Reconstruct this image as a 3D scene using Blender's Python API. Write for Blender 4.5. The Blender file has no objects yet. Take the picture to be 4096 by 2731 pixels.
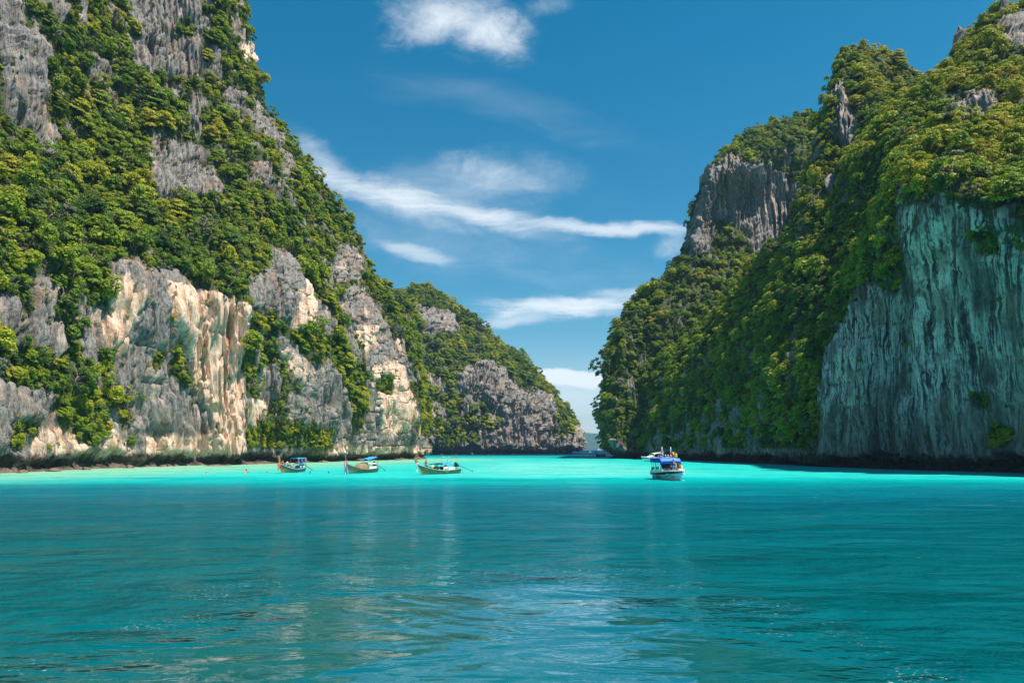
import bpy, math, random
import numpy as np
from mathutils import Vector, Matrix, Quaternion
from math import radians, sin, cos, tan, pi, sqrt, atan2

SC = bpy.context.scene
COL = SC.collection

# ------------------------------------------------------------------ camera
F_PX, CX, CY, HORIZON, CAM_H = 2925.0, 2048.0, 1365.5, 1797.0, 3.4
TILT = math.atan((HORIZON - CY) / F_PX)
cam_d = bpy.data.cameras.new('camera')
cam = bpy.data.objects.new('camera', cam_d)
COL.objects.link(cam)
cam.location = (0, 0, CAM_H)
cam.rotation_euler = (radians(90) + TILT, 0, 0)
cam_d.sensor_width = 36
cam_d.lens = 36 * F_PX / 4096
cam_d.clip_start, cam_d.clip_end = 0.1, 30000
SC.camera = cam

# ------------------------------------------------------------------ light
SUN_EL, SUN_AZ = 65.0, -20.0         # azimuth measured from +x towards +y
SV = Vector((cos(radians(SUN_EL)) * cos(radians(SUN_AZ)), cos(radians(SUN_EL)) * sin(radians(SUN_AZ)), sin(radians(SUN_EL))))
sun_d = bpy.data.lights.new('sun', 'SUN')
sun_d.energy = 4.9
sun_d.angle = radians(0.5)
sun_d.color = (1.0, 0.92, 0.79)
sun = bpy.data.objects.new('sun', sun_d)
COL.objects.link(sun)
sun.rotation_euler = SV.to_track_quat('Z', 'Y').to_euler()
SKY_STRENGTH = 0.081
HAZE_D = 0.00011
SC.view_settings.view_transform = 'Standard'
SC.view_settings.look = 'None'
SC.view_settings.gamma = 1
SC.view_settings.use_curve_mapping = False
SC.view_settings.exposure = 0.68
try:
    SC.cycles.max_bounces = 6
    SC.cycles.sample_clamp_direct = 8
    SC.cycles.sample_clamp_indirect = 6
    SC.cycles.transparent_max_bounces = 8
    SC.cycles.caustics_reflective = False
    SC.cycles.caustics_refractive = False
    SC.cycles.volume_bounces = 0
except Exception:
    pass


# ------------------------------------------------------------------ projection helpers
def ray(px, py):
    u, v = (px - CX) / F_PX, (CY - py) / F_PX
    return u, cos(TILT) - sin(TILT) * v, sin(TILT) + cos(TILT) * v


def at(px, py, Y):
    u, y, z = ray(px, py)
    t = Y / y
    return np.array((u * t, Y, CAM_H + z * t))


def py_water(Y):
    k = -CAM_H / Y
    return CY - F_PX * (k * cos(TILT) - sin(TILT)) / (cos(TILT) + k * sin(TILT))


def water_at(px, Y):
    return at(px, py_water(Y), Y)


def water_px(px, py):
    u, y, z = ray(px, py)
    t = -CAM_H / z
    return np.array((u * t, y * t, 0.0))


def project(P):
    P = np.asarray(P, float)
    x, y, z = P[..., 0], P[..., 1], P[..., 2] - CAM_H
    d = y * cos(TILT) + z * sin(TILT)
    v = -y * sin(TILT) + z * cos(TILT)
    d = np.where(np.abs(d) < 1e-3, 1e-3, d)
    return CX + F_PX * x / d, CY - F_PX * v / d, d


# ------------------------------------------------------------------ node helper
class NT:
    def __init__(self, tree):
        self.t = tree
        tree.nodes.clear()

    def n(self, kind, **kw):
        nd = self.t.nodes.new(kind)
        for k, v in kw.items():
            setattr(nd, k, v)
        return nd

    def put(self, sock, v):
        if v is None:
            return
        if isinstance(v, bpy.types.NodeSocket):
            self.t.links.new(v, sock)
        else:
            try:
                sock.default_value = v
            except Exception:
                sock.default_value = (*v, 1.0)

    def m(self, op, a, b=None, c=None, clamp=False):
        nd = self.n('ShaderNodeMath', operation=op, use_clamp=clamp)
        for i, v in enumerate((a, b, c)):
            self.put(nd.inputs[i], v)
        return nd.outputs[0]

    def add(self, a, b): return self.m('ADD', a, b)
    def sub(self, a, b): return self.m('SUBTRACT', a, b)
    def mul(self, a, b): return self.m('MULTIPLY', a, b)
    def div(self, a, b): return self.m('DIVIDE', a, b)

    def step(self, v, lo, hi, a=0.0, b=1.0):
        nd = self.n('ShaderNodeMapRange', interpolation_type='SMOOTHSTEP')
        self.put(nd.inputs[0], v)
        for i, x in enumerate((lo, hi, a, b)):
            self.put(nd.inputs[1 + i], x)
        return nd.outputs[0]

    def lin(self, v, lo, hi, a=0.0, b=1.0):
        nd = self.n('ShaderNodeMapRange', interpolation_type='LINEAR')
        self.put(nd.inputs[0], v)
        for i, x in enumerate((lo, hi, a, b)):
            self.put(nd.inputs[1 + i], x)
        return nd.outputs[0]

    def mix(self, f, a, b, blend='MIX'):
        nd = self.n('ShaderNodeMix', data_type='RGBA', blend_type=blend)
        self.put(nd.inputs[0], f)
        for s, v in ((nd.inputs[6], a), (nd.inputs[7], b)):
            if isinstance(v, tuple) and len(v) == 3:
                v = (*v, 1.0)
            self.put(s, v)
        return nd.outputs[2]

    def noise(self, vec, scale, detail=4.0, rough=0.5, dist=0.0, out=0):
        nd = self.n('ShaderNodeTexNoise')
        self.put(nd.inputs['Vector'], vec)
        self.put(nd.inputs['Scale'], scale)
        self.put(nd.inputs['Detail'], detail)
        self.put(nd.inputs['Roughness'], rough)
        self.put(nd.inputs['Distortion'], dist)
        return nd.outputs[out]

    def mapping(self, vec, loc=(0, 0, 0), rot=(0, 0, 0), scale=(1, 1, 1), kind='POINT'):
        nd = self.n('ShaderNodeMapping', vector_type=kind)
        self.put(nd.inputs[0], vec)
        nd.inputs[1].default_value = loc
        nd.inputs[2].default_value = rot
        nd.inputs[3].default_value = scale
        return nd.outputs[0]

    def sep(self, vec):
        nd = self.n('ShaderNodeSeparateXYZ')
        self.put(nd.inputs[0], vec)
        return nd.outputs

    def comb(self, x, y, z=0.0):
        nd = self.n('ShaderNodeCombineXYZ')
        for i, v in enumerate((x, y, z)):
            self.put(nd.inputs[i], v)
        return nd.outputs[0]

    def ramp(self, f, stops, interp='LINEAR'):
        nd = self.n('ShaderNodeValToRGB')
        nd.color_ramp.interpolation = interp
        el = nd.color_ramp.elements
        while len(el) < len(stops):
            el.new(0.5)
        for e, (p, c) in zip(el, stops):
            e.position = p
            e.color = (*c, 1.0)
        self.put(nd.inputs[0], f)
        return nd.outputs[0]


# ------------------------------------------------------------------ sky
world = bpy.data.worlds.new('World')
SC.world = world
world.use_nodes = True


def build_sky():
    w = NT(world.node_tree)
    sky = w.n('ShaderNodeTexSky', sky_type='NISHITA', sun_disc=False)
    sky.sun_elevation = radians(SUN_EL)
    sky.sun_rotation = radians(90 - SUN_AZ)
    sky.altitude = 0
    sky.air_density = 1.0
    sky.dust_density = 0.35
    sky.ozone_density = 3.0
    tc = w.n('ShaderNodeTexCoord')
    d = tc.outputs['Generated']
    x, y, z = w.sep(d)
    yy = w.m('MAXIMUM', y, 0.05)
    P = w.comb(w.div(x, yy), w.div(z, yy), 0.0)          # plain tangent-plane coordinates about north
    front = w.step(y, 0.15, 0.4)
    hs = w.n('ShaderNodeHueSaturation')
    hs.inputs['Hue'].default_value = 0.478
    hs.inputs['Saturation'].default_value = 1.45
    hs.inputs['Value'].default_value = 0.92
    w.put(hs.inputs['Color'], sky.outputs[0])
    blue = hs.outputs[0]
    warp = w.noise(P, 5.0, 5, 0.6, 0, 1)
    vm = w.n('ShaderNodeVectorMath', operation='MULTIPLY_ADD')
    w.put(vm.inputs[0], warp)
    vm.inputs[1].default_value = (0.10, 0.06, 0)
    wsub = w.n('ShaderNodeVectorMath', operation='SUBTRACT')
    w.put(wsub.inputs[0], P)
    wsub.inputs[1].default_value = (0.05, 0.03, 0)
    w.put(vm.inputs[2], wsub.outputs[0])
    PW = vm.outputs[0]
    total = None

    def plane(px, py):
        u, yv, zv = ray(px, py)
        return u / yv, zv / yv

    def cloud(px, py, wx, hy, rot, strength, lo, hi, ns, curve=0.0, warped=True, seed=0.0, det=6):
        nonlocal total
        X0, Z0 = plane(px, py)
        q = w.mapping(PW if warped else P, (X0, Z0, 0), (0, 0, radians(rot)), (wx / F_PX, hy / F_PX, 1), 'TEXTURE')
        qx, qy, _ = w.sep(q)
        if curve:
            qy = w.sub(qy, w.mul(w.mul(qx, qx), curve))
        r = w.m('SQRT', w.add(w.mul(qx, qx), w.mul(qy, qy)))
        mask = w.step(r, 1.0, 0.0)
        nq = w.mapping(P, (seed, seed * 0.7, 0), (0, 0, -radians(rot)), (ns[0], ns[1], 1))
        nz = w.noise(nq, 1.0, det, 0.62, 0.6)
        nf = w.noise(w.mapping(PW, (seed * 1.7, seed, 0), (0, 0, -radians(rot + 6)), (ns[0] * 3.2, ns[1] * 3.0, 1)), 1.0, 8, 0.72, 0.9)
        nz = w.add(w.mul(nz, 0.62), w.mul(nf, 0.38))
        dens = w.step(w.add(w.mul(mask, 1.0), w.mul(w.sub(nz, 0.52), 2.7)), lo, hi * 1.18)
        dens = w.mul(w.mul(w.m('POWER', dens, 1.25), w.step(mask, 0.0, 0.45)), strength * 0.92)
        total = dens if total is None else w.sub(w.add(total, dens), w.mul(total, dens))

    # heap of cloud at the top of the channel
    cloud(1800, 60, 560, 250, -22, 0.72, 0.10, 1.15, (6, 7), seed=1.3)
    cloud(1960, 110, 330, 260, -30, 0.8, 0.05, 1.0, (5, 7), seed=4.1)
    cloud(1650, 80, 330, 200, 15, 0.55, 0.15, 1.1, (8, 9), seed=9.1)
    cloud(2190, 30, 200, 80, 10, 0.22, 0.15, 1.1, (9, 9), seed=6.1)
    # long streak
    cloud(1500, 775, 660, 135, -13, 0.92, 0.05, 1.0, (1.8, 11), seed=2.2)
    cloud(1980, 870, 580, 95, -11, 0.85, 0.05, 1.05, (1.8, 12), seed=2.2)
    cloud(1850, 790, 760, 230, -14, 0.34, 0.05, 1.25, (3.0, 12), seed=14.2)
    cloud(2150, 700, 520, 200, -10, 0.26, 0.05, 1.25, (4.0, 9), seed=15.6)
    cloud(2450, 910, 560, 60, -4, 0.7, 0.05, 0.95, (2, 12), seed=3.2)
    cloud(1280, 620, 330, 130, -32, 0.5, 0.05, 1.1, (3, 9), seed=8.2)
    cloud(1960, 700, 480, 130, -12, 0.55, 0.12, 1.15, (5, 9), seed=6.4)
    cloud(1700, 880, 480, 80, -12, 0.4, 0.1, 1.1, (4, 10), seed=1.4)
    cloud(1640, 1010, 430, 62, -13, 0.5, 0.05, 0.95, (2, 12), seed=7.7)
    cloud(2660, 990, 150, 110, 25, 0.35, 0.1, 1.1, (6, 8), seed=5.5)
    # bands by the horizon
    cloud(2260, 1235, 620, 78, 1, 0.9, 0.05, 0.95, (2.2, 16), seed=3.9)
    cloud(2520, 1185, 330, 60, 4, 0.55, 0.1, 1.0, (3, 16), seed=2.9)
    cloud(2050, 1285, 360, 40, 0, 0.5, 0.1, 1.0, (3, 18), seed=1.9)
    cloud(2300, 1500, 900, 75, 0, 0.95, 0.0, 0.55, (2, 16), seed=0.4)
    cloud(2350, 1610, 1100, 190, 0, 0.6, 0.0, 0.8, (1.5, 14), seed=5.4)
    cloud(1700, 980, 1500, 260, -10, 0.22, 0.05, 1.2, (2.5, 7), seed=11.4)
    cloud(2000, 420, 1100, 200, -14, 0.12, 0.05, 1.2, (2.5, 7), seed=12.4)
    total = w.mul(total, front)
    # thin streaks over the rest of the sky
    zz = w.add(w.m('MAXIMUM', z, 0.0), 0.12)
    Q = w.comb(w.mul(w.div(x, zz), 0.5), w.mul(w.div(y, zz), 1.3), 0.0)
    wisps = w.step(w.noise(Q, 0.9, 7, 0.62, 0.8), 0.56, 0.9, 0, 0.55)
    wisps = w.mul(wisps, w.sub(1.0, w.mul(front, 0.8)))
    total = w.m('MAXIMUM', total, wisps)
    # hazy white belt low down
    low = w.step(z, 0.16, 0.0, 0.0, 0.38)
    total = w.m('MAXIMUM', total, low)
    col = w.mix(total, blue, (8.6, 8.9, 9.2))
    below = w.step(z, -0.01, -0.2)
    col = w.mix(below, col, (0.4, 2.0, 2.2))
    bg = w.n('ShaderNodeBackground')
    w.put(bg.inputs[0], col)
    bg.inputs[1].default_value = SKY_STRENGTH
    out = w.n('ShaderNodeOutputWorld')
    w.t.links.new(bg.outputs[0], out.inputs[0])


build_sky()


# ------------------------------------------------------------------ small builders
def mat(name):
    m = bpy.data.materials.new(name)
    m.use_nodes = True
    return m, NT(m.node_tree)


def simple(name, color, rough=0.6, metal=0.0, var=0.15, scale=6.0, spec=0.5, bump=0.0):
    m, g = mat(name)
    b = g.n('ShaderNodeBsdfPrincipled')
    o = g.n('ShaderNodeOutputMaterial')
    g.t.links.new(b.outputs[0], o.inputs[0])
    tc = g.n('ShaderNodeTexCoord')
    nz = g.noise(tc.outputs['Object'], scale, 4, 0.6)
    f = g.lin(nz, 0.3, 0.7, 1 - var, 1 + var)
    c = g.mix(1.0, tuple(color), g.comb(f, f, f), 'MULTIPLY')
    g.put(b.inputs['Base Color'], c)
    b.inputs['Roughness'].default_value = rough
    b.inputs['Metallic'].default_value = metal
    b.inputs['Specular IOR Level'].default_value = spec
    if bump:
        bp = g.n('ShaderNodeBump')
        bp.inputs['Strength'].default_value = bump
        bp.inputs['Distance'].default_value = 0.02
        g.put(bp.inputs['Height'], nz)
        g.t.links.new(bp.outputs[0], b.inputs['Normal'])
    return m


def mesh_obj(name, verts, faces, material=None, parent=None, smooth=True, loc=None):
    me = bpy.data.meshes.new(name)
    me.from_pydata([tuple(map(float, v)) for v in verts], [], [tuple(f) for f in faces])
    me.update()
    if smooth:
        me.polygons.foreach_set('use_smooth', [True] * len(me.polygons))
    if material:
        me.materials.append(material)
    o = bpy.data.objects.new(name, me)
    COL.objects.link(o)
    if parent:
        o.parent = parent
    if loc is not None:
        o.location = loc
    return o


def np_mesh(name, V, Q, material=None, smooth=True):
    """quads from numpy arrays, fast"""
    me = bpy.data.meshes.new(name)
    V = np.ascontiguousarray(V, np.float32)
    Q = np.ascontiguousarray(Q, np.int32)
    k = Q.shape[1]
    me.vertices.add(len(V))
    me.vertices.foreach_set('co', V.ravel())
    me.loops.add(Q.size)
    me.loops.foreach_set('vertex_index', Q.ravel())
    me.polygons.add(len(Q))
    me.polygons.foreach_set('loop_start', np.arange(0, Q.size, k, dtype=np.int32))
    if smooth:
        me.polygons.foreach_set('use_smooth', np.ones(len(Q), bool))
    me.update(calc_edges=True)
    me.validate()
    if material:
        me.materials.append(material)
    return me


def tag(o, label=None, cat=None, group=None, kind=None):
    for k, v in (('label', label), ('category', cat), ('group', group), ('kind', kind)):
        if v:
            o[k] = v
    return o


def empty(name, loc=(0, 0, 0), rz=0.0):
    o = bpy.data.objects.new(name, None)
    COL.objects.link(o)
    o.location = loc
    o.rotation_euler = (0, 0, rz)
    o.empty_display_size = 0.3
    return o


# ------------------------------------------------------------------ numpy gradient noise
_G = np.array([(1, 1, 0), (-1, 1, 0), (1, -1, 0), (-1, -1, 0), (1, 0, 1), (-1, 0, 1), (1, 0, -1), (-1, 0, -1),
               (0, 1, 1), (0, -1, 1), (0, 1, -1), (0, -1, -1), (1, 1, 0), (-1, 1, 0), (0, -1, 1), (0, -1, -1)], np.float32)


def pn(x, y, z, seed=0):
    x = np.asarray(x, np.float32) + seed * 17.13
    y = np.asarray(y, np.float32) + seed * 5.71
    z = np.asarray(z, np.float32) - seed * 9.37
    xi, yi, zi = np.floor(x), np.floor(y), np.floor(z)
    fx, fy, fz = x - xi, y - yi, z - zi
    xi, yi, zi = (a.astype(np.int64).astype(np.uint32) for a in (xi, yi, zi))
    u, v, w = (f * f * f * (f * (f * 6 - 15) + 10) for f in (fx, fy, fz))
    out = 0
    for dx in (0, 1):
        wx = u if dx else 1 - u
        for dy in (0, 1):
            wy = v if dy else 1 - v
            for dz in (0, 1):
                wz = w if dz else 1 - w
                h = (xi + np.uint32(dx)) * np.uint32(374761393) + (yi + np.uint32(dy)) * np.uint32(668265263) + (zi + np.uint32(dz)) * np.uint32(2147483647 - 58)
                h = (h ^ (h >> np.uint32(13))) * np.uint32(1274126177)
                h = h ^ (h >> np.uint32(16))
                g = _G[h & np.uint32(15)]
                out = out + wx * wy * wz * (g[..., 0] * (fx - dx) + g[..., 1] * (fy - dy) + g[..., 2] * (fz - dz))
    return out


def fbm(x, y, z, octv=4, seed=0, gain=0.5):
    s, a, f = 0, 1.0, 1.0
    for i in range(octv):
        s = s + a * pn(x * f, y * f, z * f, seed + i * 3)
        a *= gain
        f *= 2.03
    return s


def sstep(v, lo, hi):
    t = np.clip((v - lo) / (hi - lo), 0, 1)
    return t * t * (3 - 2 * t)


def in_poly(px, py, poly):
    inside = np.zeros(px.shape, bool)
    n = len(poly)
    for i in range(n):
        x1, y1 = poly[i]
        x2, y2 = poly[(i + 1) % n]
        if y1 == y2:
            continue
        c = ((y1 > py) != (y2 > py)) & (px < (x2 - x1) * (py - y1) / (y2 - y1) + x1)
        inside ^= c
    return inside


# ================================================================== materials of the setting
def rock_material():
    m, g = mat('limestone')
    b = g.n('ShaderNodeBsdfPrincipled')
    o = g.n('ShaderNodeOutputMaterial')
    g.t.links.new(b.outputs[0], o.inputs[0])
    geo = g.n('ShaderNodeNewGeometry')
    P = geo.outputs['Position']
    _, _, z = g.sep(P)

    def attr(n):
        a = g.n('ShaderNodeAttribute', attribute_name=n)
        return a.outputs['Fac']
    cream, veg, algae = attr('cream'), attr('veg'), attr('algae')
    FL = g.comb(attr('along'), 0.0, attr('fall'))
    st1 = g.noise(g.mapping(FL, scale=(0.95, 1, 0.05)), 1.0, 7, 0.66, 0.12)
    st2 = g.noise(g.mapping(FL, (7, 3, 1), scale=(2.6, 1, 0.13)), 1.0, 7, 0.7, 0.15)
    blot = g.noise(P, 0.16, 5, 0.65)
    fine = g.noise(g.mapping(P, scale=(1, 1, 0.6)), 1.6, 6, 0.7)
    gv = g.add(g.mul(st2, 0.5), g.mul(fine, 0.5))
    grey = g.ramp(gv, [(0.34, (0.03, 0.029, 0.031)), (0.44, (0.12, 0.112, 0.11)), (0.51, (0.25, 0.235, 0.225)), (0.6, (0.38, 0.355, 0.335))])
    grey = g.mix(g.step(blot, 0.50, 0.68, 0, 0.65), grey, g.mix(st2, (0.16, 0.10, 0.07), (0.46, 0.31, 0.21)))
    cv = g.add(g.add(g.mul(st1, 0.44), g.mul(st2, 0.40)), g.mul(fine, 0.16))
    pale = g.ramp(cv, [(0.36, (0.055, 0.05, 0.05)), (0.41, (0.30, 0.20, 0.14)), (0.455, (0.68, 0.40, 0.25)), (0.49, (0.84, 0.60, 0.46)),
                       (0.53, (0.90, 0.70, 0.59)), (0.565, (0.62, 0.33, 0.15)), (0.60, (0.76, 0.56, 0.42)), (0.64, (0.34, 0.27, 0.23)), (0.70, (0.12, 0.11, 0.11))])
    cf = g.step(g.add(cream, g.mul(g.sub(st1, 0.5), 1.5)), 0.28, 0.62)
    # rare warm streaks anywhere
    cf = g.m('MAXIMUM', cf, g.step(g.noise(g.mapping(FL, (3, 9, 2), scale=(0.22, 1, 0.05)), 1.0, 5, 0.65), 0.56, 0.68, 0, 0.8))
    col = g.mix(cf, grey, pale)
    # algae stained drapery of the shaded wall
    aq = g.ramp(cv, [(0.38, (0.03, 0.029, 0.028)), (0.455, (0.075, 0.072, 0.07)), (0.485, (0.21, 0.20, 0.185)), (0.508, (0.66, 0.62, 0.54)), (0.54, (0.92, 0.86, 0.78)),
                     (0.565, (0.56, 0.42, 0.25)), (0.59, (0.25, 0.23, 0.21)), (0.65, (0.07, 0.066, 0.063))])
    aq = g.mix(g.step(g.add(z, g.mul(g.sub(blot, 0.5), 26.0)), 14, 3, 0, 0.6), aq, g.mix(fine, (0.05, 0.045, 0.045), (0.24, 0.21, 0.19)))
    wide = g.noise(g.mapping(FL, (31, 2, 9), scale=(0.16, 1, 0.06)), 1.0, 4, 0.6)
    aq = g.mix(g.step(blot, 0.46, 0.62, 0, 0.75), aq, grey)
    aq = g.mix(g.step(wide, 0.50, 0.62, 0, 0.8), aq, g.mix(fine, (0.045, 0.043, 0.042), (0.24, 0.21, 0.18)))
    aq = g.mix(g.step(g.noise(g.mapping(FL, (4, 2, 19), scale=(0.35, 1, 0.16)), 1.0, 5, 0.65), 0.58, 0.68, 0, 0.85), aq, g.mix(fine, (0.03, 0.04, 0.02), (0.12, 0.11, 0.05)))
    col = g.mix(algae, col, aq)
    grow = g.step(g.add(veg, g.mul(g.sub(fine, 0.5), 0.9)), 0.42, 0.75, 0, 0.9)
    col = g.mix(grow, col, g.ramp(fine, [(0.35, (0.022, 0.034, 0.010)), (0.55, (0.065, 0.095, 0.022)), (0.72, (0.15, 0.14, 0.06))]))
    # tide-stained foot
    zn = g.add(z, g.add(g.mul(g.sub(fine, 0.5), 2.2), g.mul(g.sub(blot, 0.5), 5.0)))
    wet = g.step(zn, 2.9, 1.7)
    col = g.mix(g.mul(wet, 0.9), col, g.ramp(fine, [(0.35, (0.018, 0.016, 0.014)), (0.65, (0.07, 0.055, 0.042))]))
    ledge = g.step(zn, 0.5, 0.2)
    col = g.mix(g.mul(ledge, attr('ledge')), col, g.ramp(fine, [(0.35, (0.09, 0.065, 0.05)), (0.65, (0.27, 0.19, 0.145))]))
    g.put(b.inputs['Base Color'], col)
    b.inputs['Roughness'].default_value = 0.88
    b.inputs['Specular IOR Level'].default_value = 0.25
    bp = g.n('ShaderNodeBump')
    bp.inputs['Strength'].default_value = 0.9
    bp.inputs['Distance'].default_value = 0.5
    h = g.add(g.mul(st2, 1.2), g.mul(fine, 1.0))
    g.put(bp.inputs['Height'], h)
    g.t.links.new(bp.outputs[0], b.inputs['Normal'])
    return m


ROCK = rock_material()

# ================================================================== where the photo shows bare rock (photo pixels)
ROCK_POLYS = [
    [(0, 0), (89, 0), (96, 115), (172, 159), (185, 357), (210, 472), (274, 529), (217, 612), (153, 510), (64, 497), (19, 472), (0, 357)],
    [(408, -120), (797, -120), (791, 153), (803, 306), (752, 319), (689, 312), (612, 281), (542, 306), (510, 210), (561, 134), (497, 38)],
    [(759, 357), (791, 383), (810, 510), (791, 574), (759, 497)],
    [(587, 548), (638, 536), (701, 574), (803, 574), (842, 670), (886, 733), (893, 803), (797, 765), (689, 765), (663, 816), (606, 714), (593, 625)],
    [(319, 217), (389, 223), (376, 274), (319, 268)],
    [(905, 344), (982, 363), (976, 433), (918, 433)],
    [(1000, 350), (1040, 400), (1060, 520), (1110, 540), (1110, 640), (1060, 600), (1010, 500)],
    [(940, 150), (1020, 170), (1030, 250), (995, 265), (950, 210)],
    [(965, 650), (1050, 670), (1060, 760), (980, 720)],
    [(1100, 590), (1160, 640), (1170, 740), (1120, 720)],
    [(436, 1073), (515, 1012), (545, 1079), (594, 1109), (666, 1073), (727, 1151), (848, 1182), (993, 1224), (993, 1339), (975, 1485),
     (981, 1606), (969, 1818), (878, 1848), (545, 1836), (485, 1751), (551, 1678), (533, 1606), (460, 1563), (448, 1515), (472, 1424),
     (418, 1363), (448, 1291), (430, 1200)],
    [(1180, 1500), (1330, 1480), (1340, 1800), (1200, 1700)],
    [(-40, 1180), (60, 1190), (70, 1330), (-40, 1340)],
    [(79, 1133), (200, 1139), (200, 1230), (170, 1363), (67, 1388), (61, 1339), (109, 1254)],
    [(-60, 1515), (91, 1503), (200, 1563), (254, 1606), (260, 1697), (363, 1636), (388, 1666), (560, 1780), (560, 1848), (-60, 1890)],
    [(1049, 1031), (1157, 998), (1182, 1131), (1248, 1131), (1256, 1230), (1223, 1330), (1149, 1321), (1091, 1263), (1041, 1288), (1024, 1180)],
    [(1049, 1330), (1124, 1346), (1174, 1429), (1232, 1470), (1290, 1412), (1315, 1595), (1315, 1780), (1215, 1790), (1149, 1636), (1182, 1537), (1132, 1429), (1066, 1388)],
    [(975, 1587), (1107, 1612), (1090, 1700), (990, 1720)],
    [(1298, 1048), (1397, 973), (1447, 1031), (1455, 1114), (1397, 1131), (1331, 1131)],
    [(1364, 1164), (1472, 1131), (1497, 1230), (1538, 1288), (1563, 1363), (1605, 1437), (1646, 1512), (1638, 1578), (1663, 1719), (1712, 1777),
     (1704, 1844), (1315, 1852), (1331, 1761), (1440, 1720), (1450, 1600), (1440, 1500), (1397, 1346), (1364, 1263)],
    [(1930, 1440), (1990, 1450), (2040, 1510), (2094, 1575), (2143, 1562), (2202, 1595), (2210, 1761), (2280, 1744), (2326, 1703), (2326, 1761),
     (2301, 1802), (1729, 1810), (1737, 1794), (1895, 1777), (1961, 1719), (2019, 1678), (1928, 1595), (1837, 1595), (1820, 1512), (1878, 1462)],
    [(1655, 1230), (1770, 1240), (1780, 1330), (1700, 1330)],
    [(1730, 1245), (1820, 1250), (1840, 1330), (1760, 1330)],
    [(2310, 1690), (2335, 1690), (2335, 1805), (2290, 1805)],
    [(2838, 668), (2943, 629), (3019, 658), (3134, 687), (3172, 763), (3144, 907), (3019, 1021), (2971, 935), (2885, 859), (2790, 1069), (2761, 974), (2780, 878), (2818, 763)],
    [(3636, 960), (3610, 870), (3670, 830), (3780, 810), (3900, 830), (3960, 900), (4096, 950), (4200, 950), (4200, 1838), (3267, 1831),
     (3254, 1724), (3261, 1536), (3281, 1496), (3321, 1396), (3381, 1275), (3462, 1155), (3502, 1134), (3602, 1181), (3636, 1034)],
    [(3355, 325), (3381, 319), (3400, 408), (3432, 510), (3419, 606), (3381, 612), (3349, 485)],
    [(3814, 421), (3890, 383), (3990, 389), (3980, 470), (3900, 500), (3820, 450)],
    [(3993, 90), (4096, 40), (4200, 40), (4200, 230), (4050, 210), (3990, 170)],
    [(3300, 700), (3360, 690), (3365, 760), (3300, 800)],
]
# greenery growing inside those rock areas
GREEN_POLYS = [
    [(630, 1242), (666, 1351), (715, 1454), (739, 1545), (697, 1563), (648, 1485), (660, 1394), (624, 1273)],
    [(250, 1560), (400, 1560), (440, 1680), (400, 1790), (300, 1780), (250, 1690)],
    [(20, 1430), (110, 1400), (230, 1420), (260, 1520), (120, 1560), (30, 1530)],
    [(12, 1690), (91, 1678), (188, 1690), (160, 1745), (36, 1751)],
    [(0, 1745), (110, 1740), (115, 1800), (0, 1812)],
    [(497, 1757), (533, 1757), (533, 1830), (497, 1830)],
    [(1472, 1504), (1547, 1504), (1547, 1578), (1472, 1570)],
    [(991, 1711), (1182, 1700), (1190, 1827), (1000, 1835)],
    [(1198, 1719), (1306, 1710), (1310, 1802), (1215, 1812)],
    [(705, 90), (770, 90), (780, 160), (710, 160)],
    [(3890, 920), (3990, 905), (4000, 1020), (3900, 1020)],
    [(4035, 955), (4096, 955), (4096, 1000), (4035, 1000)],
    [(3870, 1570), (3960, 1560), (3960, 1640), (3880, 1630)],
    [(3950, 1700), (4040, 1690), (4040, 1780), (3950, 1780)],
    [(580, 1400), (625, 1405), (620, 1480), (585, 1470)],
]
# warm, freshly broken limestone
CREAM_POLYS = [
    ([(630, 1130), (727, 1151), (848, 1182), (993, 1224), (993, 1339), (975, 1485), (981, 1606), (969, 1830), (860, 1830), (860, 1700), (790, 1560), (715, 1420), (660, 1300)], 1.0),
    ([(436, 1130), (500, 1090), (525, 1200), (500, 1310), (470, 1440), (440, 1430), (418, 1363)], 0.85),
    ([(560, 1740), (980, 1730), (980, 1832), (560, 1840)], 0.75),
    ([(1160, 1130), (1248, 1131), (1250, 1230), (1223, 1325), (1150, 1315)], 0.9),
    ([(1400, 1290), (1480, 1310), (1510, 1380), (1400, 1410)], 0.7),
    ([(1430, 1480), (1560, 1430), (1640, 1580), (1660, 1720), (1500, 1740), (1480, 1600)], 0.75),
    ([(985, 1590), (1090, 1610), (1070, 1720), (990, 1720)], 0.7),
    ([(1060, 1340), (1180, 1430), (1190, 1560), (1100, 1440)], 0.65),
    ([(120, 1700), (400, 1690), (560, 1790), (540, 1850), (120, 1850)], 0.55),
    ([(1315, 1770), (1712, 1780), (1705, 1840), (1315, 1850)], 0.65),
    ([(2120, 1600), (2210, 1620), (2210, 1770), (2110, 1790)], 0.2),
    ([(2240, 1700), (2335, 1700), (2330, 1800), (2240, 1805)], 0.3),
    ([(3040, 720), (3140, 760), (3120, 920), (3040, 890)], 0.4),
    ([(940, 150), (1020, 170), (1030, 250), (960, 250)], 0.6),
]
ALGAE_POLY = [(3250, 1840), (3250, 1500), (3480, 1130), (3600, 1160), (3590, 780), (3780, 700), (4300, 800), (4300, 1850)]


def soft_mask(px, py, polys, wob, jit=18):
    out = np.zeros(px.shape, np.float32)
    for poly, w in polys:
        xs = [p[0] for p in poly]
        ys = [p[1] for p in poly]
        near = (px > min(xs) - 70) & (px < max(xs) + 70) & (py > min(ys) - 70) & (py < max(ys) + 70)
        if not near.any():
            continue
        acc = np.zeros(near.sum(), np.float32)
        for jx, jy in ((0, 0), (jit, jit * .4), (-jit, -jit * .4), (jit * .4, -jit), (-jit * .4, jit)):
            acc += in_poly(px[near] + wob[near] + jx, py[near] + wob[near] * 0.8 + jy, poly)
        out[near] = np.maximum(out[near], w * acc / 5)
    return out


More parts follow.
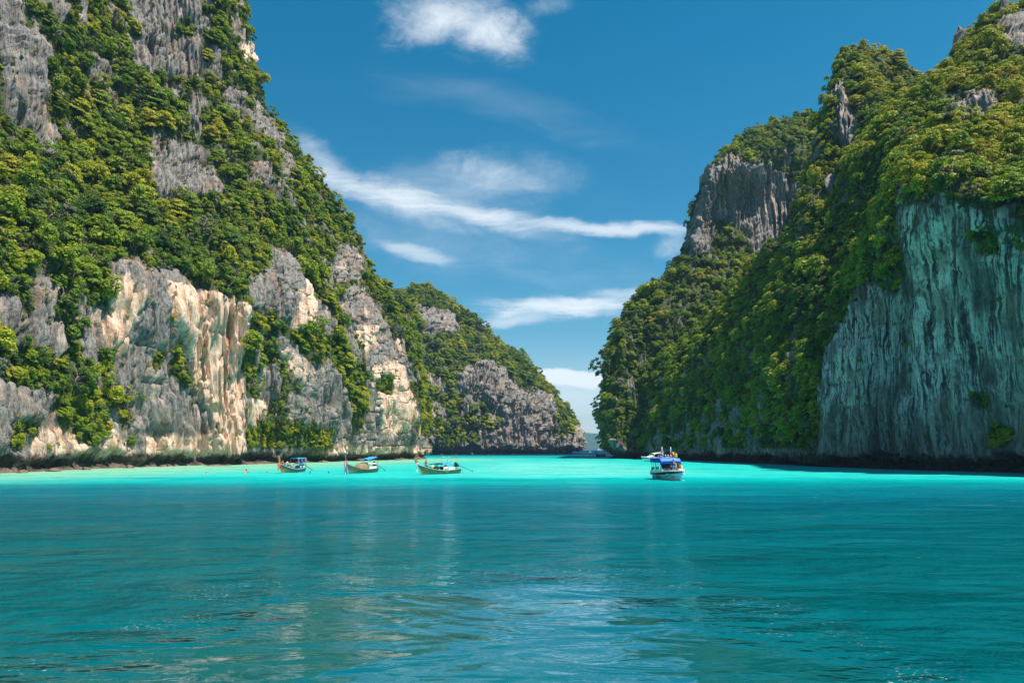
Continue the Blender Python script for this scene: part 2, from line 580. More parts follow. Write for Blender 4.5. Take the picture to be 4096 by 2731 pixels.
CLIFFS = []


def cat(P, t):
    """Catmull-Rom through the rows of P (k, ...) at parameters t"""
    k = len(P)
    i = np.clip(np.floor(t).astype(int), 0, k - 2)
    f = (t - i)[:, None, None]
    p0, p1, p2, p3 = P[np.maximum(i - 1, 0)], P[i], P[i + 1], P[np.minimum(i + 2, k - 1)]
    m1, m2 = (p2 - p0) * 0.42, (p3 - p1) * 0.42
    return (2 * f ** 3 - 3 * f ** 2 + 1) * p1 + (f ** 3 - 2 * f ** 2 + f) * m1 + (-2 * f ** 3 + 3 * f ** 2) * p2 + (f ** 3 - f ** 2) * m2


def cliff(name, sections, spans, rows, amp=1.0, flute=1.0, notch=(2.2, 4.2), ledge=0.0, algae=False, seed=1, back=(14, 60, 110), grain=1.0, clear=36):
    K = 40
    S = []
    for (bpx, bY), pts in sections:
        b = water_at(bpx, bY)
        P = [np.array((b[0], b[1], -4.0)), b] + [at(*p) for p in pts]
        P = np.array(P)
        L = np.concatenate([[0], np.cumsum(np.linalg.norm(np.diff(P, axis=0), axis=1))])
        t = np.linspace(0, L[-1], K)
        R = np.stack([np.interp(t, L, P[:, j]) for j in range(3)], 1)
        for _ in range(2):
            R[1:-1] = R[1:-1] * 0.5 + (R[:-2] + R[2:]) * 0.25
        S.append(R)
    S = np.array(S)
    # plan direction away from the camera side
    du = np.gradient(S[:, 1, :2], axis=0)
    nb = np.stack([-du[:, 1], du[:, 0]], 1)
    nb /= np.linalg.norm(nb, axis=1)[:, None] + 1e-9
    top = S[:, -1]
    tail = []
    for dist, drop in zip(back, (-1.0, -0.22, 1.4)):
        q = top.copy()
        q[:, :2] += nb * dist
        q[:, 2] = top[:, 2] - (drop if drop < 0 else 0) * 0 - (0 if drop < 0 else 0)
        q[:, 2] = {-1.0: top[:, 2] + 0.5, -0.22: top[:, 2] * 0.8, 1.4: -4.0}[drop]
        tail.append(q)
    A = np.concatenate([S] + [q[:, None] for q in tail], 1)
    tu = np.concatenate([np.linspace(i, i + 1, n, endpoint=False) for i, n in enumerate(spans)] + [[len(sections) - 1.0]])
    G = cat(A, tu)                                                     # (nu, K+3, 3)
    vr = np.concatenate([np.linspace(0, K - 1, rows), np.linspace(K - 1, K + 2, 16)[1:]])
    i = np.clip(np.floor(vr).astype(int), 0, K + 1)
    f = (vr - i)[None, :, None]
    G = G[:, i] * (1 - f) + G[:, i + 1] * f
    nu, nv = G.shape[:2]
    front = np.zeros((nu, nv), bool)
    front[:, :rows] = True
    gu, gv = np.gradient(G, axis=0), np.gradient(G, axis=1)
    N = np.cross(gu, gv)
    N /= np.linalg.norm(N, axis=2)[..., None] + 1e-9
    x, y, z = G[..., 0], G[..., 1], G[..., 2]
    px, py, dep = project(G)
    wob = 26 * fbm(x / 9, y / 9, z / 9, 3, seed + 5)
    rock = soft_mask(px, py, [(p, 1.0) for p in ROCK_POLYS], wob)
    green = soft_mask(px, py, [(p, 1.0) for p in GREEN_POLYS], wob * 0.6)
    rock = np.clip(rock - green, 0, 1)
    rim = np.clip(soft_mask(px, py, [(p, 1.0) for p in ROCK_POLYS], wob, clear) - green, 0, 1)
    cream = soft_mask(px, py, CREAM_POLYS, wob * 0.7)
    alg = soft_mask(px, py, [(ALGAE_POLY, 1.0)], wob) if algae else np.zeros_like(rock)
    # stray bare patches between the trees where the wall is steep
    steep = np.clip(1.2 - np.abs(N[..., 2]) * 1.6, 0, 1)
    stray = sstep(fbm(x / 6, y / 6, z / 13, 3, seed + 9), 0.10 - 0.03 * sstep(40 - z, 0, 12) * (seed == 1), 0.24) * steep
    rock2 = np.maximum(rock, stray * 0.85 * (1 - green))
    # coordinates that run along the wall and down its fall line
    Sc = np.concatenate([[0], np.cumsum(np.linalg.norm(np.diff(G[:, rows // 3], axis=0), axis=1))])[:, None] * np.ones((1, nv))
    Wc = np.concatenate([np.zeros((nu, 1)), np.cumsum(np.linalg.norm(np.diff(G, axis=1), axis=2), axis=1)], 1)
    Sw = Sc + (0.38 - 0.22 * alg) * fbm(Sc / 6, Wc / 30, 0 * x, 3, seed + 30) + 0.06 * Wc
    # relief
    big = 3.4 * fbm(x / 30, y / 30, z / 40, 3, seed)
    mid = 1.5 * fbm(x / 8, y / 8, z / 20, 3, seed + 2)
    wx, wy = x + 1.6 * fbm(x / 9, y / 9, z / 12, 2, seed + 30), y + 1.6 * fbm(x / 9, y / 9, z / 12, 2, seed + 31)
    o_ = 0 * x
    r1 = 1 - np.abs(pn(Sw / 3.0, Wc / 60, o_, seed + 3)) * 2.4
    r2 = 1 - np.abs(pn(Sw / 1.3, Wc / 45, o_, seed + 4)) * 2.6
    r3 = 1 - np.abs(pn(Sw / 0.62, Wc / 12, o_, seed + 6)) * 2.2
    step = pn(x / 14, y / 14, z / 3.0, seed + 7)
    chunk = fbm(x / 2.6, y / 2.6, z / 5.5, 3, seed + 8)
    flu = (1.30 * r1 + 0.95 * r2 + 0.42 * r3) * flute
    # gashes between the curtains
    hole = -2.4 * sstep(pn(Sw / 1.4, Wc / 15.0, o_, seed + 12), 0.34, 0.58) * (1 - 0.4 * alg)
    # broken ledges where a curtain has snapped off
    bn = pn(Sw / 4.5, Wc / 7, o_, seed + 14)
    brk = 1.2 * np.sign(bn) * sstep(np.abs(bn), 0.0, 0.08)
    crack = -0.8 * sstep(0.045 - np.abs(pn(Sw / 7 + Wc / 30, Wc / 5, o_, seed + 15)), 0.0, 0.03)
    hole = hole + crack
    d = big * amp + mid * (1 - 0.45 * rock2) + rock2 * (flu + hole + brk * 0.4) + (1 - rock2) * 0.5 * chunk + (0.38 - 0.18 * rock2) * chunk + 0.25 * step
    d = d + rock2 * (0.24 * fbm(Sw / 0.6, Wc / 3.0, o_, 2, seed + 17))
    d = d * grain * (1 - 0.50 * alg)
    zz = z
    nt = notch[0] * (0.75 + 0.6 * pn(x / 11, y / 11, 0 * x, seed + 20))
    hgt = notch[1] * (0.85 + 1.0 * pn(x / 7, y / 7, 0 * x, seed + 21))
    t = np.clip(zz / np.maximum(hgt, 0.5), 0, 1)
    prof = np.sin(np.clip(t, 0, 1) * pi) ** 0.7
    d = np.where(zz < hgt, d * (0.35 + 0.65 * t) - nt * prof, d)
    if ledge:
        d = d + ledge * sstep(zz, 0.9, 0.15) * (0.6 + 0.9 * pn(x / 6, y / 6, 0 * x, seed + 22))
    Nh = N.copy()
    Nh[..., 2] *= 0.35
    Nh /= np.linalg.norm(Nh, axis=2)[..., None] + 1e-9
    D = G + Nh * d[..., None]
    D[..., 2] = np.where(z > 4, D[..., 2] + 0.35 * chunk, D[..., 2])
    V = D.reshape(-1, 3)
    idx = np.arange(nu * nv).reshape(nu, nv)
    Q = np.stack([idx[:-1, :-1], idx[1:, :-1], idx[1:, 1:], idx[:-1, 1:]], -1).reshape(-1, 4)
    me = np_mesh(name, V, Q, ROCK)
    veg = np.clip(1 - rock2, 0, 1)
    veg = np.where(z < 4.5, veg * sstep(z, 2.0, 5.0), veg)
    for an, arr in (('cream', cream), ('veg', veg), ('algae', alg), ('ledge', np.full(rock.shape, 1.0 if ledge else 0.0)), ('along', Sw), ('fall', Wc)):
        a = me.attributes.new(an, 'FLOAT', 'POINT')
        a.data.foreach_set('value', np.ascontiguousarray(arr, np.float32).ravel())
    o = bpy.data.objects.new(name, me)
    COL.objects.link(o)
    tag(o, kind='structure')
    # normals of the smooth surface are what trees lean along
    pxd, pyd, _ = project(D)
    fu, fv = np.gradient(D, axis=0), np.gradient(D, axis=1)
    area = np.linalg.norm(np.cross(fu, fv), axis=2)
    area = np.minimum(area, 40)
    CLIFFS.append(dict(name=name, obj=o, P=D, N=N, area=area, veg=veg, rock=rock2, green=green, rim=rim, px=pxd, py=pyd, front=front))
    return o


LEFT = [
    ((-900, 80), [(-880, 1500, 82), (-850, 1100, 88), (-780, 700, 110), (-700, 200, 125), (-650, -400, 150), (-600, -900, 190)]),
    ((0, 107), [(5, 1700, 107.5), (10, 1500, 109), (20, 1250, 112), (30, 1080, 113), (60, 850, 128), (90, 620, 143), (110, 500, 148), (140, 0, 156), (180, -400, 178), (200, -700, 210)]),
    ((250, 122), [(250, 1700, 122), (255, 1500, 124), (265, 1300, 125), (280, 1120, 128), (300, 880, 146), (330, 600, 160), (340, 300, 172), (360, 0, 178), (380, -400, 196), (390, -700, 225)]),
    ((500, 140), [(500, 1760, 139), (505, 1450, 140), (510, 1200, 141), (520, 1090, 140.5), (530, 1010, 144), (540, 860, 158), (560, 600, 176), (570, 300, 188), (590, 0, 196), (600, -350, 212), (600, -600, 235)]),
    ((750, 158), [(750, 1760, 157), (752, 1450, 158.5), (755, 1250, 159), (760, 1120, 158.5), (765, 1000, 164), (775, 850, 174), (790, 550, 192), (800, 300, 200), (810, 0, 206), (810, -300, 220), (810, -500, 240)]),
    ((985, 169), [(985, 1780, 167), (988, 1450, 168.5), (990, 1250, 169), (990, 1120, 170), (985, 1000, 176), (980, 800, 192), (975, 500, 206), (962, 250, 214), (950, 50, 220), (940, -120, 228), (930, -250, 240)]),
    ((1060, 176), [(1060, 1750, 177), (1060, 1400, 179), (1055, 1150, 180), (1050, 950, 190), (1040, 760, 200), (1030, 560, 209), (1010, 400, 217), (995, 280, 225), (985, 170, 231), (965, 60, 238)]),
    ((1130, 184), [(1130, 1700, 183), (1130, 1400, 184), (1128, 1150, 187), (1120, 950, 198), (1110, 780, 207), (1095, 620, 215), (1075, 500, 222), (1055, 420, 229)]),
    ((1260, 200), [(1258, 1700, 199), (1255, 1400, 201), (1250, 1150, 206), (1240, 950, 216), (1225, 800, 224), (1205, 690, 232), (1180, 610, 239), (1160, 560, 244)]),
    ((1380, 215), [(1378, 1700, 214), (1375, 1450, 215), (1370, 1250, 219), (1360, 1080, 228), (1345, 950, 236), (1330, 850, 243), (1310, 770, 249)]),
    ((1500, 232), [(1500, 1700, 231), (1498, 1500, 232), (1492, 1330, 236), (1480, 1190, 244), (1460, 1090, 251), (1435, 1020, 257), (1420, 985, 262)]),
    ((1610, 248), [(1612, 1700, 247), (1612, 1550, 248), (1605, 1370, 252), (1590, 1270, 258), (1570, 1205, 264), (1550, 1160, 270)]),
    ((1698, 262), [(1700, 1770, 262), (1700, 1600, 264), (1672, 1440, 268), (1650, 1320, 273), (1630, 1240, 277), (1605, 1190, 283)]),
    ((1680, 330), [(1680, 1700, 330), (1660, 1500, 332), (1630, 1350, 335), (1600, 1260, 338), (1560, 1200, 342), (1530, 1180, 345)]),
]
cliff('limestone_cliff', LEFT, [40, 95, 95, 95, 90, 40, 40, 60, 55, 50, 45, 42, 30], 400, ledge=0.8, notch=(2.0, 2.7), seed=1)

MID = [
    ((1560, 470), [(1560, 1600, 475), (1560, 1350, 490), (1565, 1230, 520), (1590, 1180, 540)]),
    ((1720, 480), [(1720, 1650, 482), (1722, 1450, 492), (1722, 1300, 510), (1720, 1210, 530), (1712, 1160, 550)]),
    ((1850, 495), [(1850, 1650, 498), (1850, 1500, 505), (1848, 1370, 525), (1840, 1275, 545), (1825, 1215, 560)]),
    ((1980, 510), [(1980, 1700, 511), (1982, 1550, 515), (1985, 1440, 525), (1982, 1390, 545), (1970, 1350, 565)]),
    ((2100, 525), [(2100, 1700, 526), (2105, 1600, 530), (2105, 1520, 545), (2095, 1460, 560), (2080, 1430, 575)]),
    ((2195, 540), [(2200, 1750, 540), (2203, 1680, 543), (2200, 1610, 550), (2190, 1570, 565), (2175, 1540, 580)]),
    ((2290, 560), [(2310, 1783, 560), (2316, 1735, 562), (2314, 1712, 566), (2300, 1685, 572), (2280, 1660, 580), (2255, 1625, 585)]),
    ((2265, 640), [(2285, 1783, 640), (2290, 1735, 640), (2285, 1705, 642), (2275, 1690, 645), (2255, 1665, 650), (2235, 1650, 655)]),
]
cliff('limestone_cliff', MID, [35, 55, 55, 55, 55, 60, 25], 220, amp=0.8, flute=1.7, notch=(4.5, 4.5), seed=21, back=(20, 80, 160), grain=1.25, clear=16)

FAR = [
    ((2460, 380), [(2460, 1700, 380), (2470, 1500, 382), (2500, 1300, 386), (2560, 1200, 390)]),
    ((2452, 286), [(2432, 1780, 285), (2420, 1700, 286), (2430, 1550, 289), (2445, 1420, 294), (2490, 1320, 300), (2530, 1260, 306), (2580, 1190, 314)]),
    ((2540, 280), [(2540, 1750, 280), (2540, 1500, 285), (2575, 1320, 294), (2620, 1210, 304), (2660, 1120, 314), (2700, 1060, 324)]),
    ((2680, 278), [(2680, 1700, 279), (2690, 1400, 286), (2715, 1220, 296), (2745, 1080, 308), (2775, 980, 320), (2800, 910, 330)]),
    ((2820, 278), [(2820, 1600, 280), (2825, 1300, 290), (2830, 1050, 312), (2838, 850, 322), (2848, 715, 313), (2875, 655, 338)]),
    ((2980, 280), [(2980, 1500, 284), (2975, 1200, 296), (2970, 1000, 318), (2965, 800, 327), (2965, 665, 312), (2970, 610, 332), (2980, 545, 342)]),
    ((3130, 284), [(3130, 1400, 290), (3120, 1100, 308), (3110, 900, 322), (3110, 720, 324), (3110, 600, 322), (3115, 480, 346)]),
    ((3280, 290), [(3280, 1200, 300), (3270, 900, 312), (3265, 700, 322), (3260, 560, 336), (3255, 455, 352)]),
    ((3450, 300), [(3450, 1000, 312), (3440, 700, 330), (3430, 520, 350)]),
]
cliff('limestone_cliff', FAR, [25, 45, 50, 55, 60, 60, 50, 20], 240, amp=0.8, flute=1.2, notch=(3.5, 3.5), seed=41, back=(20, 60, 120), clear=20)

NEAR = [
    ((2520, 290), [(2540, 1750, 292), (2560, 1600, 296), (2570, 1540, 300)]),
    ((2620, 265), [(2620, 1750, 265), (2630, 1620, 269), (2640, 1500, 276), (2650, 1450, 284)]),
    ((2750, 235), [(2750, 1750, 235), (2755, 1600, 238), (2768, 1460, 246), (2780, 1370, 256), (2792, 1310, 265)]),
    ((2900, 205), [(2900, 1750, 205), (2905, 1600, 208), (2915, 1400, 220), (2925, 1260, 234), (2935, 1160, 248)]),
    ((3050, 178), [(3050, 1750, 178), (3052, 1600, 181), (3055, 1400, 192), (3062, 1200, 208), (3072, 1110, 218), (3070, 1045, 228)]),
    ((3180, 158), [(3180, 1750, 158), (3182, 1600, 160), (3184, 1400, 168), (3185, 1200, 180), (3185, 1050, 192), (3185, 960, 202), (3185, 900, 212)]),
    ((3275, 146), [(3270, 1750, 145), (3280, 1600, 147), (3310, 1400, 152), (3335, 1200, 162), (3340, 1000, 178), (3330, 850, 192), (3318, 650, 200), (3325, 480, 208), (3345, 320, 218), (3365, 250, 226)]),
    ((3450, 134), [(3450, 1750, 132), (3455, 1500, 134), (3465, 1250, 137), (3470, 1150, 141), (3470, 1000, 155), (3462, 850, 170), (3455, 650, 186), (3448, 450, 202), (3428, 300, 214), (3415, 222, 226)]),
    ((3560, 129), [(3560, 1760, 127), (3562, 1500, 128), (3565, 1250, 128), (3562, 1050, 130), (3562, 900, 138), (3558, 740, 155), (3552, 560, 174), (3550, 430, 194), (3548, 335, 210)]),
    ((3650, 124), [(3650, 1760, 122), (3655, 1500, 124), (3655, 1200, 124), (3650, 960, 121), (3650, 850, 115), (3645, 770, 116), (3640, 700, 128), (3640, 620, 145), (3640, 480, 172), (3648, 390, 198), (3652, 362, 210)]),
    ((3760, 119), [(3760, 1765, 117), (3762, 1500, 118), (3760, 1200, 118), (3755, 950, 115), (3750, 840, 109), (3748, 740, 109), (3745, 660, 120), (3742, 590, 138), (3745, 440, 168), (3755, 340, 190), (3762, 312, 204)]),
    ((3850, 115), [(3850, 1770, 113), (3850, 1500, 114), (3848, 1200, 113), (3845, 920, 110), (3842, 820, 104), (3840, 740, 104), (3835, 680, 114), (3830, 560, 134), (3832, 400, 164), (3838, 280, 190), (3845, 222, 204)]),
    ((4050, 108), [(4048, 1770, 106), (4045, 1500, 107), (4040, 1200, 106), (4030, 980, 103), (4022, 880, 97), (4018, 800, 98), (4010, 720, 112), (4000, 500, 140), (3992, 300, 166), (3990, 190, 180), (3992, 85, 190), (4000, 45, 205)]),
    ((4400, 96), [(4400, 1770, 95), (4390, 1500, 95), (4370, 1100, 92), (4350, 850, 93), (4320, 600, 118), (4290, 350, 148), (4270, 150, 175), (4260, 10, 200)]),
    ((5000, 80), [(4980, 1500, 80), (4940, 1100, 82), (4900, 700, 100), (4860, 300, 130), (4820, 100, 160)]),
]
cliff('limestone_cliff', NEAR, [20, 30, 40, 45, 45, 40, 55, 40, 36, 40, 36, 70, 30, 12], 340, amp=0.75, notch=(4.0, 2.4), algae=True, seed=61)


# ================================================================== far island across the strait
def far_island():
    xs = np.linspace(-2200, 3600, 240)
    ys = np.linspace(4400, 5900, 60)
    X, Y = np.meshgrid(xs, ys, indexing='ij')
    ridge = 132 + 40 * pn(X / 900, X * 0, X * 0, 3) - 0.028 * (X - 500)
    prof = np.sin(np.clip((Y - 4400) / 1500, 0, 1) * pi) ** 0.6
    Z = ridge * prof * (0.9 + 0.25 * fbm(X / 260, Y / 260, X * 0, 3, 8)) + 7 * fbm(X / 28, Y / 28, X * 0, 3, 2) * prof - 2
    V = np.stack([X, Y, Z], -1).reshape(-1, 3)
    nu, nv = X.shape
    idx = np.arange(nu * nv).reshape(nu, nv)
    Q = np.stack([idx[:-1, :-1], idx[1:, :-1], idx[1:, 1:], idx[:-1, 1:]], -1).reshape(-1, 4)
    m, g = mat('island_woods')
    b = g.n('ShaderNodeBsdfDiffuse')
    o = g.n('ShaderNodeOutputMaterial')
    g.t.links.new(b.outputs[0], o.inputs[0])
    geo = g.n('ShaderNodeNewGeometry')
    nz = g.noise(geo.outputs['Position'], 0.035, 5, 0.7)
    g.put(b.inputs[0], g.ramp(nz, [(0.3, (0.012, 0.03, 0.014)), (0.5, (0.035, 0.07, 0.025)), (0.68, (0.09, 0.13, 0.05))]))
    me = np_mesh('hills', V, Q, m)
    ob = bpy.data.objects.new('hills', me)
    COL.objects.link(ob)
    tag(ob, kind='structure')


far_island()


# ================================================================== sea
def water_material():
    m, g = mat('sea_water')
    o = g.n('ShaderNodeOutputMaterial')
    geo = g.n('ShaderNodeNewGeometry')
    P = geo.outputs['Position']
    x, y, _ = g.sep(P)
    # ---- what lies below: deep basin, sand flat in the channel, pale shallows under the cliff, open sea beyond; plus a painted cloud reflection
    w1 = g.noise(g.mapping(P, scale=(0.018, 0.05, 1)), 1.0, 4, 0.55)
    w2 = g.noise(g.mapping(P, (40, 10, 0), scale=(0.05, 0.16, 1)), 1.0, 4, 0.6)
    yn = g.add(y, g.mul(g.sub(w1, 0.5), 46.0))
    yn = g.add(yn, g.mul(g.sub(w2, 0.5), 10.0))
    edge = g.add(yn, g.mul(g.m('ABSOLUTE', g.add(x, 8.0)), 0.05))
    t = g.lin(edge, 25, 98)
    basin = g.ramp(t, [(0.0, (0.0, 0.092, 0.108)), (0.28, (0.0, 0.100, 0.140)), (0.48, (0.0, 0.132, 0.185)), (0.66, (0.0, 0.22, 0.245)), (0.83, (0.0, 0.37, 0.365)), (1.0, (0.02, 0.47, 0.43))])
    pale = g.mul(g.mul(g.step(g.m('ABSOLUTE', g.sub(x, 9.0)), 26, 6), g.step(yn, 84, 112)), g.step(yn, 240, 170))  # mid-channel patch: white cloud's reflection painted into the water colour
    basin = g.mix(g.mul(pale, g.step(w2, 0.35, 0.65, 0.35, 0.85)), basin, (0.16, 0.54, 0.49))
    w3 = g.noise(g.mapping(P, (17, 3, 0), scale=(0.035, 0.22, 1)), 1.0, 5, 0.62)
    basin = g.mix(g.mul(g.step(w3, 0.50, 0.68, 0, 0.55), g.step(edge, 50, 85)), basin, (0.0, 0.27, 0.29))
    # the basin itself is mottled
    basin = g.mix(g.step(g.noise(g.mapping(P, (5, 5, 0), scale=(0.12, 0.12, 1)), 1.0, 4, 0.6), 0.45, 0.75, 0, 0.30), basin, (0.0, 0.14, 0.15))
    far = g.step(g.add(y, g.mul(g.sub(w1, 0.5), 120.0)), 225, 330)
    patch = g.step(g.noise(g.mapping(P, (2, 9, 0), scale=(0.012, 0.045, 1)), 1.0, 4, 0.6), 0.42, 0.56)
    farc = g.mix(patch, (0.0, 0.17, 0.20), (0.01, 0.46, 0.42))
    col = g.mix(far, basin, farc)
    col = g.mix(g.step(y, 330, 480), col, (0.0, 0.03, 0.075))
    # shallows along the sunlit cliff
    dl = g.add(g.mul(g.add(x, 75.0), 0.96), g.mul(g.sub(y, 107.0), -0.28))
    dl = g.add(dl, g.mul(g.sub(w2, 0.5), 16.0))
    lim = g.step(y, 300, 255)
    sand = g.mul(g.step(dl, 44, 12), lim)
    sandc = g.mix(w2, (0.10, 0.42, 0.32), (0.22, 0.50, 0.36))
    sandc = g.mix(g.step(g.noise(g.mapping(P, (1, 1, 0), scale=(0.06, 0.16, 1)), 1.0, 3, 0.6), 0.52, 0.66, 0, 0.55), sandc, (0.05, 0.25, 0.19))
    sand_near = g.mul(sand, g.step(edge, 62, 92))
    col = g.mix(sand_near, col, sandc)
    shore = g.mul(g.mul(g.step(dl, 16, 3), lim), g.step(edge, 60, 92))
    col = g.mix(g.mul(shore, 0.35), col, (0.27, 0.42, 0.26))
    # ---- calm slick with broad swirls close by, ruffled water around it
    q = g.noise(g.mapping(P, (0, 0, 0), scale=(0.16, 0.30, 1)), 1.0, 5, 0.6, 0, 1)
    qx, qy, _ = g.sep(q)
    cx = g.add(g.add(x, 1.0), g.mul(g.sub(qx, 0.5), 8.0))
    cy = g.add(g.sub(y, 12.5), g.mul(g.sub(qy, 0.5), 10.0))
    r = g.m('SQRT', g.add(g.m('POWER', g.m('ABSOLUTE', g.div(cx, 7.0)), 2.0), g.m('POWER', g.m('ABSOLUTE', g.div(cy, 9.0)), 2.0)))
    calm = g.step(r, 1.28, 0.62)
    # waves
    sw = g.noise(g.mapping(P, (0, 0, 0), (0, 0, radians(12)), (0.42, 0.85, 1)), 1.0, 2, 0.45, 1.6)
    ch = g.noise(g.mapping(P, (3, 1, 0), (0, 0, radians(-6)), (1.9, 4.2, 1)), 1.0, 3, 0.55, 0.5)
    rp = g.noise(g.mapping(P, (9, 4, 0), (0, 0, radians(9)), (7.5, 15.0, 1)), 1.0, 2, 0.5, 0.3)
    sh = g.noise(g.mapping(P, (6, 2, 0), (0, 0, 0), (0.10, 0.2, 1)), 1.0, 3, 0.6)
    rough_f = g.sub(1.0, calm)
    gust = g.step(sh, 0.35, 0.65, 0.30, 1.15)
    fr_ = g.noise(g.mapping(P, (3, 1, 0), (0, 0, radians(-6)), (0.45, 0.75, 1)), 1.0, 7, 0.5, 0.4)
    lw = g.noise(g.mapping(P, (11, 5, 0), (0, 0, radians(20)), (0.15, 0.24, 1)), 1.0, 2, 0.4, 2.2)
    hgt = g.add(g.mul(sw, g.add(0.03, g.mul(calm, 0.012))), g.mul(lw, g.mul(calm, 0.16)))
    hgt = g.add(hgt, g.mul(g.mul(fr_, 0.85), g.mul(g.add(0.012, rough_f), gust)))
    far_w = g.noise(g.mapping(P, (13, 7, 0), (0, 0, radians(4)), (0.16, 0.30, 1)), 1.0, 3, 0.55, 0.3)
    hgt = g.add(hgt, g.mul(g.mul(far_w, 1.1), g.mul(rough_f, g.lin(y, 22, 55, 0.15, 1.0))))
    hgt = g.add(hgt, g.mul(g.mul(ch, 0.13), g.mul(g.add(0.05, rough_f), gust)))
    bp = g.n('ShaderNodeBump')
    bp.inputs['Strength'].default_value = 1.0
    bp.inputs['Distance'].default_value = 1.0
    g.put(bp.inputs['Height'], hgt)
    # foam flecks on the rim of the slick
    rim = g.mul(g.step(r, 0.86, 0.98), g.step(r, 1.22, 1.04))
    fl = g.noise(g.mapping(P, scale=(9, 22, 1)), 1.0, 4, 0.7)
    fz = g.noise(g.mapping(P, (8, 8, 0), scale=(0.5, 0.8, 1)), 1.0, 3, 0.6)
    foam = g.mul(g.mul(g.step(fl, 0.60, 0.68), rim), g.step(fz, 0.47, 0.58))
    col = g.mix(foam, col, (0.75, 0.82, 0.82))
    df = g.n('ShaderNodeBsdfDiffuse')
    g.put(df.inputs[0], col)
    g.t.links.new(bp.outputs[0], df.inputs['Normal'])
    gl = g.n('ShaderNodeBsdfGlossy')
    g.put(gl.inputs['Roughness'], g.add(0.02, g.mul(rough_f, g.lin(y, 14, 70, 0.0, 0.09))))
    gl.inputs['Color'].default_value = (0.74, 0.93, 1.0, 1)
    g.t.links.new(bp.outputs[0], gl.inputs['Normal'])
    fr = g.n('ShaderNodeFresnel')
    fr.inputs[0].default_value = 1.333
    g.t.links.new(bp.outputs[0], fr.inputs[1])
    fac = g.m('MINIMUM', g.mul(fr.outputs[0], 0.95), 0.62)
    # wind-ruffled water shows its steep near sides, so it mirrors less with distance
    fac = g.mul(fac, g.lin(calm, 0, 1, 0.92, 1.6))
    fac = g.mul(fac, g.lin(y, 50, 90, 1.0, 0.28))
    fac = g.mul(fac, g.lin(y, 250, 600, 1.0, 0.1))
    fac = g.mul(fac, g.sub(1.0, g.mul(foam, 0.8)))
    mx = g.n('ShaderNodeMixShader')
    g.put(mx.inputs[0], fac)
    g.t.links.new(df.outputs[0], mx.inputs[1])
    g.t.links.new(gl.outputs[0], mx.inputs[2])
    g.t.links.new(mx.outputs[0], o.inputs[0])
    return m


WATER = water_material()
sea = mesh_obj('sea', [(-9000, -1500, 0), (9000, -1500, 0), (9000, 12000, 0), (-9000, 12000, 0)], [(0, 1, 2, 3)], WATER, smooth=False)
tag(sea, kind='structure')


# ================================================================== foliage
def leaf_material(name, stops, trans=0.22):
    m, g = mat(name)
    o = g.n('ShaderNodeOutputMaterial')
    ti = g.n('ShaderNodeAttribute', attribute_type='INSTANCER', attribute_name='tint')
    lv = g.n('ShaderNodeAttribute', attribute_name='leaf_tone')
    c = g.ramp(ti.outputs['Fac'], stops)
    f = lv.outputs['Fac']
    c = g.mix(1.0, c, g.comb(f, f, f), 'MULTIPLY')
    d = g.n('ShaderNodeBsdfPrincipled')
    g.put(d.inputs['Base Color'], c)
    d.inputs['Roughness'].default_value = 0.55
    d.inputs['Specular IOR Level'].default_value = 0.22
    t = g.n('ShaderNodeBsdfTranslucent')
    g.put(t.inputs[0], g.mix(1.0, c, (1.1, 1.25, 0.5), 'MULTIPLY'))
    mx = g.n('ShaderNodeMixShader')
    mx.inputs[0].default_value = trans
    g.t.links.new(d.outputs[0], mx.inputs[1])
    g.t.links.new(t.outputs[0], mx.inputs[2])
    g.t.links.new(mx.outputs[0], o.inputs[0])
    return m


# tint 0..1: deep green, mid green, fresh green, yellow green, olive gold, dusty grey green
LEAF = leaf_material('leaves', [(0.0, (0.038, 0.092, 0.024)), (0.20, (0.105, 0.185, 0.024)), (0.42, (0.220, 0.300, 0.024)),
                                (0.64, (0.380, 0.385, 0.026)), (0.85, (0.390, 0.335, 0.036)), (1.0, (0.180, 0.205, 0.140))], 0.3)
STRAW = leaf_material('dry_grass', [(0.0, (0.10, 0.13, 0.03)), (0.5, (0.24, 0.20, 0.06)), (1.0, (0.34, 0.22, 0.09))], 0.15)
BARK = simple('bark', (0.17, 0.14, 0.11), 0.9, var=0.4, scale=9)

RNG = np.random.default_rng(7)


def leaf_cloud(rng, centres, radii, per, size, flat=0.75, up=0.35, droop=0.0):
    """leaf sprays on the outer shells of a set of lobes: (verts, quads, tone)"""
    V, Q, T = [], [], []
    k = 0
    for c, r in zip(centres, radii):
        n = max(10, int(per * (r / 0.4) ** 2))
        d = rng.normal(size=(n, 3))
        d /= np.linalg.norm(d, axis=1)[:, None]
        d[:, 2] = np.where(d[:, 2] < -0.35, -d[:, 2], d[:, 2])
        p = c + d * r * np.array((1, 1, flat)) * rng.uniform(0.72, 1.06, (n, 1))
        nrm = d + rng.normal(size=(n, 3)) * 0.55 + np.array((0, 0, up))
        nrm /= np.linalg.norm(nrm, axis=1)[:, None]
        tdir = np.cross(nrm, rng.normal(size=(n, 3)))
        tdir /= np.linalg.norm(tdir, axis=1)[:, None]
        b = np.cross(nrm, tdir)
        s = size * rng.uniform(0.6, 1.35, (n, 1))
        a = rng.uniform(0.45, 0.9, (n, 1))
        fold = nrm * s * rng.uniform(-0.25, 0.25, (n, 1))
        q = np.stack([p - tdir * s, p - b * s * a + fold, p + tdir * s, p + b * s * a + fold], 1)
        tone = rng.uniform(0.72, 1.28, n) * rng.uniform(0.86, 1.14)
        V.append(q.reshape(-1, 3))
        Q.append(np.arange(4 * n).reshape(n, 4) + k)
        T.append(np.repeat(tone, 4))
        k += 4 * n
    return np.concatenate(V), np.concatenate(Q), np.concatenate(T)


